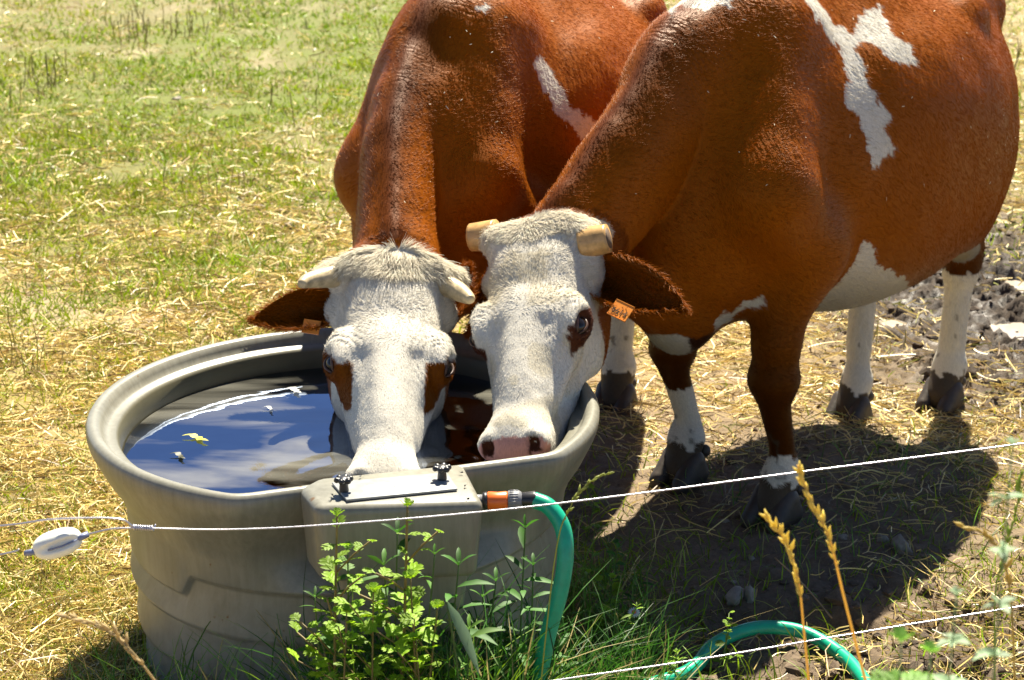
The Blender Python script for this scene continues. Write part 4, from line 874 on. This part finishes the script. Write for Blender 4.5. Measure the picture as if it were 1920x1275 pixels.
extra_w = [(x_0, v_0, (3.0 if x_0 < 900 else 3.2) + .01 * (k % 9), x_0 + random.uniform(-20, 20), 12, .075 + .02 * (k % 3), 'lance', (.07, .18, .02), .003, .25, lb) for k, (x_0, v_0, lb) in enumerate([(590, 1120, 'dark weed at the left end of the weed patch'), (680, 1170, 'dark weed behind the low bright weed at the bottom'), (720, 1060, 'dark-leaved weed between the two tallest weeds'), (815, 1040, 'dark weed under the middle of the valve housing'), (905, 1120, 'dark weed left of the dark weed by the hose'), (950, 1160, 'dark bottom weed left of the hanging hose'), (835, 1230, 'dark weed at the bottom edge under the grey-green leaf'), (960, 1225, 'darkest weed at the bottom edge beside the hose'), (620, 1215, 'dark weed at the bottom edge left of the bright weeds'), (1045, 1180, 'dark weed just right of the hanging hose at the bottom')])]
gw = 'weeds growing in front of the tank'
for (ut, vt, yb, ub, n, Lf, kind, c, sr, t0, lab) in [
    (632, 968, 3.00, 640, 26, .05, 'lobed', G1, .0042, .30, 'tall leafy weed in front of the left knob of the tank'),
    (764, 950, 2.98, 728, 22, .05, 'lobed', G1, .0048, .34, 'tallest weed crossing the fence wire below the right knob'),
    (652, 1030, 3.04, 655, 12, .045, 'lobed', G3, .0032, .5, 'slim bud-tipped weed right behind the leftmost tall weed'),
    (770, 1085, 2.97, 765, 20, .055, 'lobed', G1, .003, .3, 'bushy yellow-green weed right of the tallest weed'),
    (700, 1110, 2.95, 690, 18, .055, 'lobed', G1, .003, .2, 'bushy yellow-green weed between the two tall weeds'),
    (820, 1140, 2.98, 810, 12, .05, 'lobed', G1, .0035, .3, 'short reddish-stemmed weed left of the grey-green leaf'),
    (650, 1150, 2.92, 655, 18, .05, 'lobed', G1, .003, .2, 'low bright weed at the bottom edge under the left tall weed'),
    (780, 1200, 2.92, 790, 18, .05, 'lobed', G1, .003, .2, 'low bright weed at the bottom edge under the right knob'),
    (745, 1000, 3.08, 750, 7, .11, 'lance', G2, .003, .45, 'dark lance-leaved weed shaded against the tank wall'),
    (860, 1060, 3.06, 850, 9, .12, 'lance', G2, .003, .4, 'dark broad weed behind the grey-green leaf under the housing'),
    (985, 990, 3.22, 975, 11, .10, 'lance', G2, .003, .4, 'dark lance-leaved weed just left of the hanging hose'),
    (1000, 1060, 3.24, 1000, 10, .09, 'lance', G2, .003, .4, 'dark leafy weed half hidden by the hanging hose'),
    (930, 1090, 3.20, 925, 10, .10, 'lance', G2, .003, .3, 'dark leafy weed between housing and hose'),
    (880, 1180, 2.98, 880, 9, .10, 'lance', G3, .003, .3, 'mid-green weed with long leaves at the bottom centre')] + extra_w:
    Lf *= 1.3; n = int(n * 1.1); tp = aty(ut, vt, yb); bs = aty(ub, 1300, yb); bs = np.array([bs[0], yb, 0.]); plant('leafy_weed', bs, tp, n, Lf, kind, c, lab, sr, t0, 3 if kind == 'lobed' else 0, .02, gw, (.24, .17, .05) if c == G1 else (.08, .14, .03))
gr_ = 'weeds on the ground right of the hose'
for (u, v, h, n, Lf, kind, c, lab) in [(1095, 1150, .16, 12, .06, 'lance', G3, 'low leafy weed close right of the hanging hose'), (1130, 1205, .17, 14, .05, 'lobed', G1, 'bright weed with small leaves right of the hose foot'), (1175, 1262, .17, 14, .05, 'lance', G1, 'bright weed left of the hose loop'),
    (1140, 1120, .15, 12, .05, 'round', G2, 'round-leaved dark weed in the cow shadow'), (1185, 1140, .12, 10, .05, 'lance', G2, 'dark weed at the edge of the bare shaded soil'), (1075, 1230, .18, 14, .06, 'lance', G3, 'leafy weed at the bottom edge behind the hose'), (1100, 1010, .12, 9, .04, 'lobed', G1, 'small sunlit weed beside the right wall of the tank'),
    (1250, 1290, .09, 12, .04, 'round', G1, 'small round-leaved weed left under the hose loop'), (1345, 1262, .12, 8, .035, 'lobed', G1, 'thin weed standing inside the hose loop'), (1210, 1225, .10, 8, .045, 'lance', G3, 'small weed below the daisy')]:
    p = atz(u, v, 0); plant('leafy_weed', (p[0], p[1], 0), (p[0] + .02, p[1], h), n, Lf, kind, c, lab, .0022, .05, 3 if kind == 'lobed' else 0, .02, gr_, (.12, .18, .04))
# daisy
dp = atz(1185, 1235, 0); da = thing('daisy', 'small white daisy on a thin stalk right of the hose', 'flower', tuple(dp)); link('stem', tube_mesh('stem', spline([np.zeros(3), np.array([-.01, 0, .07]), np.array([0, -.02, .13])], 12), .0014, 6), simple_c((.12, .18, .04)), da)
pe = [];
for k in range(16): a_ = k * math.pi / 8; d = np.array([math.cos(a_), math.sin(a_) * .8 - .2, math.sin(a_) * .5]); pe.append(tube(np.array([d * .004, d * .009, d * .0145]), np.array([.001, .0021, .0012]), 5))
me = soup('petals', pe); me.transform(__import__('mathutils').Matrix.Translation((0, -.02, .132))); link('petals', me, m_lab, da)
bm = bmesh.new(); bmesh.ops.create_icosphere(bm, subdivisions=2, radius=.0045); o = link('disc', bm_mesh('disc', bm), m_or, da); o.location = (0, -.022, .133)
# grey-green single leaf, long grass blades
x0 = []; 
def blades(n, xr, yr, Lr, colr, wd, lean=.35, zb=0.):
    P = np.column_stack([rng.uniform(*xr, n), rng.uniform(*yr, n), np.full(n, zb)]); D = np.column_stack([rng.normal(0, lean, n), rng.normal(-.05, lean * .6, n), np.ones(n)]); D /= np.linalg.norm(D, axis=1)[:, None]
    k = keepout(P[:, 0], P[:, 1]); P, D = P[k], D[k]; n = len(P); L = rng.uniform(*Lr, n); c = np.array(colr) * rng.uniform(.5, 1.4, (n, 1)); c = np.where(rng.random((n, 1)) < .15, np.array([.45, .36, .14]) * rng.uniform(.6, 1.2, (n, 1)), c)
    return ribbons(P, D, L, rng.uniform(.5, 1.2, n) * wd, .28, np.clip(c, 0, .8), 7, side=np.column_stack([np.ones(n), rng.normal(0, .8, n), np.zeros(n)]), droop=.35)
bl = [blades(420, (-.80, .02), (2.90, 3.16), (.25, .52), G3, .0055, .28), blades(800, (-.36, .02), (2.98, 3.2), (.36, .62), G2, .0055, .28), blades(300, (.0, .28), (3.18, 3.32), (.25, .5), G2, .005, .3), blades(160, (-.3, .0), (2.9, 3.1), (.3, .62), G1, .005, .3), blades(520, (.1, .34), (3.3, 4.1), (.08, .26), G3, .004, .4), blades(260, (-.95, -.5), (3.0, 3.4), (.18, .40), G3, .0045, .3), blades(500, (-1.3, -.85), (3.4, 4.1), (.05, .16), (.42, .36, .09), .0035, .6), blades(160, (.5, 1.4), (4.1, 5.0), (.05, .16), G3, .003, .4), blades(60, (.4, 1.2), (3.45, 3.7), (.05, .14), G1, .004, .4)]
o_ = 0; VV, FF, CC = [], [], []
for v, f, c in bl: VV.append(v); FF.append(f + o_); CC.append(c); o_ += len(v)
tag(link('tall_grass', mesh_np('tall_grass', np.vstack(VV), np.vstack(FF), False, np.vstack(CC)), m_grass), kind='stuff')
v, f = leaf_geo(np.zeros(3), np.array([.45, -.15, -.75]), np.array([.3, -.8, .5]), .12, 'lance'); bl_ = thing('broad_leaf_plant', 'single grey-green pointed leaf hanging on a stalk below the tank housing', 'weed', tuple(aty(842, 1300, 2.95) * [1, 1, 0]))
pL = aty(838, 1128, 2.95) - np.array(bl_.location); link('leaf', mesh_np('leaf', np.array(v) + pL, np.array(f), True, np.tile([.20, .30, .18], (len(v), 1))), m_leaf, bl_); link('stem', tube_mesh('stem', spline([np.zeros(3), pL * .6 + [.02, 0, 0], pL], 14), .002, 6), simple_c((.08, .14, .03)), bl_)
# dry seed stalks, close to the camera
def straw_c(c):
    k = ('t',) + c
    if k not in _sc: m = M('dry_stalk'); m.set(c, .5); t = m.n('BsdfTranslucent'); t.inputs[0].default_value = (*c, 1); x = m.n('MixShader', i_Fac=.45); m.l(m.b.outputs[0], x.inputs[1]); m.l(t.outputs[0], x.inputs[2]); m.l(x.outputs[0], m.out.inputs[0]); _sc[k] = m.m
    return _sc[k]
def seedstalk(pts, y, r, colr, lab, seeds, sz=.006, nm='seed_stalk', grp='dry seed stalks in the foreground'):
    path = spline([aty(u, v, y) for u, v in pts], 40); b = np.array([path[0][0], y, 0.]); root = thing(nm, lab, 'grass stalk', tuple(b), grp); path = np.vstack([[b], path]) - b
    link('stem', tube_mesh('stem', path, np.linspace(r, r * .5, len(path)), 7), straw_c(colr), root); V, F_ = [], []
    for i in range(seeds):
        t = .42 + .58 * (i + random.uniform(-.6, .6)) / seeds; t = min(.995, max(.4, t)); j = min(len(path) - 2, int(t * (len(path) - 1))); p = path[j]; an = random.uniform(0, 6.28); sz_ = sz; sz = sz_ * random.uniform(.5, 1.45); d = nrm(nrm(path[j + 1] - path[j]) + random.uniform(.25, .8) * np.array([math.cos(an), math.sin(an) * .6, 0])); q, f = tube(np.array([p, p + d * sz * 1.1, p + d * sz * 2.4]), np.array([.0012, sz * .40, .0004]), 6); V.append((q, f)); sz = sz_
    link('seeds', soup('seeds', V), straw_c(tuple(min(.9, c * 1.1) for c in colr)), root); return root
ST = (.95, .66, .16)
seedstalk([(1660, 1420), (1590, 1150), (1555, 1010), (1525, 950), (1495, 872)], 2.15, .0022, ST, 'taller dry golden seed stalk right of the near hoof', 44, .006)
seedstalk([(1530, 1420), (1508, 1190), (1497, 1090), (1475, 1020), (1432, 964)], 2.2, .002, ST, 'shorter dry golden seed stalk in front of the near hoof', 38, .0058)
seedstalk([(420, 1420), (310, 1300), (250, 1225), (200, 1180), (120, 1155)], 2.3, .0022, (.55, .42, .2), 'drooping dry seed stalk in the bottom left corner', 40, .0065)
seedstalk([(1905, 1500), (1900, 1200), (1885, 1060), (1850, 1005), (1800, 985)], 2.2, .0018, (.55, .42, .12), 'arching thin golden stalk at the right edge', 30, .006)
seedstalk([(1000, 1420), (1040, 1050), (1070, 950), (1105, 905), (1150, 884)], 2.9, .0015, (.35, .38, .08), 'green grass ear leaning over the upper wire by the hose', 26, .005, grp='green grass ears in the foreground')
seedstalk([(1870, 1500), (1865, 1150), (1880, 1050), (1905, 960), (1915, 880)], 2.3, .0015, (.30, .40, .05), 'green grass ear at the right edge among blurred leaves', 26, .006, grp='green grass ears in the foreground')
for (u, vt, c, Lf, kind, n, lab) in [(1898, 835, (.30, .42, .24), .030, 'round', 22, 'silvery green blurred plant at the right edge by the upper wire'), (1793, 1115, (.30, .42, .24), .030, 'round', 24, 'silvery green blurred plant in the bottom right crossing the lower wire'), (1690, 1205, (.20, .40, .05), .05, 'lobed', 18, 'bright green blurred weed at the bottom right'), (1745, 1225, (.20, .40, .05), .04, 'lobed', 12, 'small bright green blurred weed beside the silvery plant')]:
    tp = aty(u, vt, 1.6); plant('foreground_plant', (tp[0] + .02, 1.6, 0), tp, n * 3, Lf * 1.25, kind, c, lab, .002, .55, 0, .01, 'blurred plants close to the camera', (.25, .33, .12))
# thin twig leaning in front of the shaded soil
tg = [atz(1250, 1228, .0), atz(1215, 1165, .06), atz(1185, 1125, .10)]; tw = link('twig', tube_mesh('twig', spline(tg, 16), .0025, 6), simple_c((.32, .2, .1))); rebase(tw, tg[0]); tag(tw, 'thin thorny brown twig leaning beside the daisy', 'twig')
tg = [atz(1560, 1160, .0), atz(1510, 1100, .06), atz(1452, 1045, .12)]; tw = link('twig', tube_mesh('twig', spline(tg, 16), .0022, 6), simple_c((.32, .2, .1))); rebase(tw, tg[0]); tag(tw, 'pale bent twig between the two dry golden stalks', 'twig')
# flies on the tank
fl_n = 0
for (u, v, z, lab) in [(623, 931, .616, 'fly at the left front corner of the lid plate'), (652, 938, .616, 'fly under the left knob at the plate edge'), (620, 942, .612, 'fly on the rim left of the lid plate'), (872, 914, .616, 'fly right of the lid plate on the housing'), (866, 889, .616, 'fly behind the right knob'), (878, 938, .612, 'fly near the right corner of the housing'), (676, 896, .616, 'fly on the back edge of the lid plate')]:
    p = atz(u, v, z); s_ = tube(np.array([[0, -.003, 0], [0, -.001, .001], [0, .003, 0]]), np.array([.0008, .0019, .0006]), 6); w_ = ([(0, 0, .0018), (.003, .0045, .0015), (.001, .0055, .0015), (-.001, .0055, .0015), (-.003, .0045, .0015)], [(0, 1, 2), (0, 3, 4)])
    o = link('fly', soup('fly', [s_, w_]), m_blk); o.location = (p[0], p[1], z + .0035); o.rotation_euler = (0, 0, random.uniform(0, 6)); tag(o, lab, 'fly', 'flies sitting on the tank')
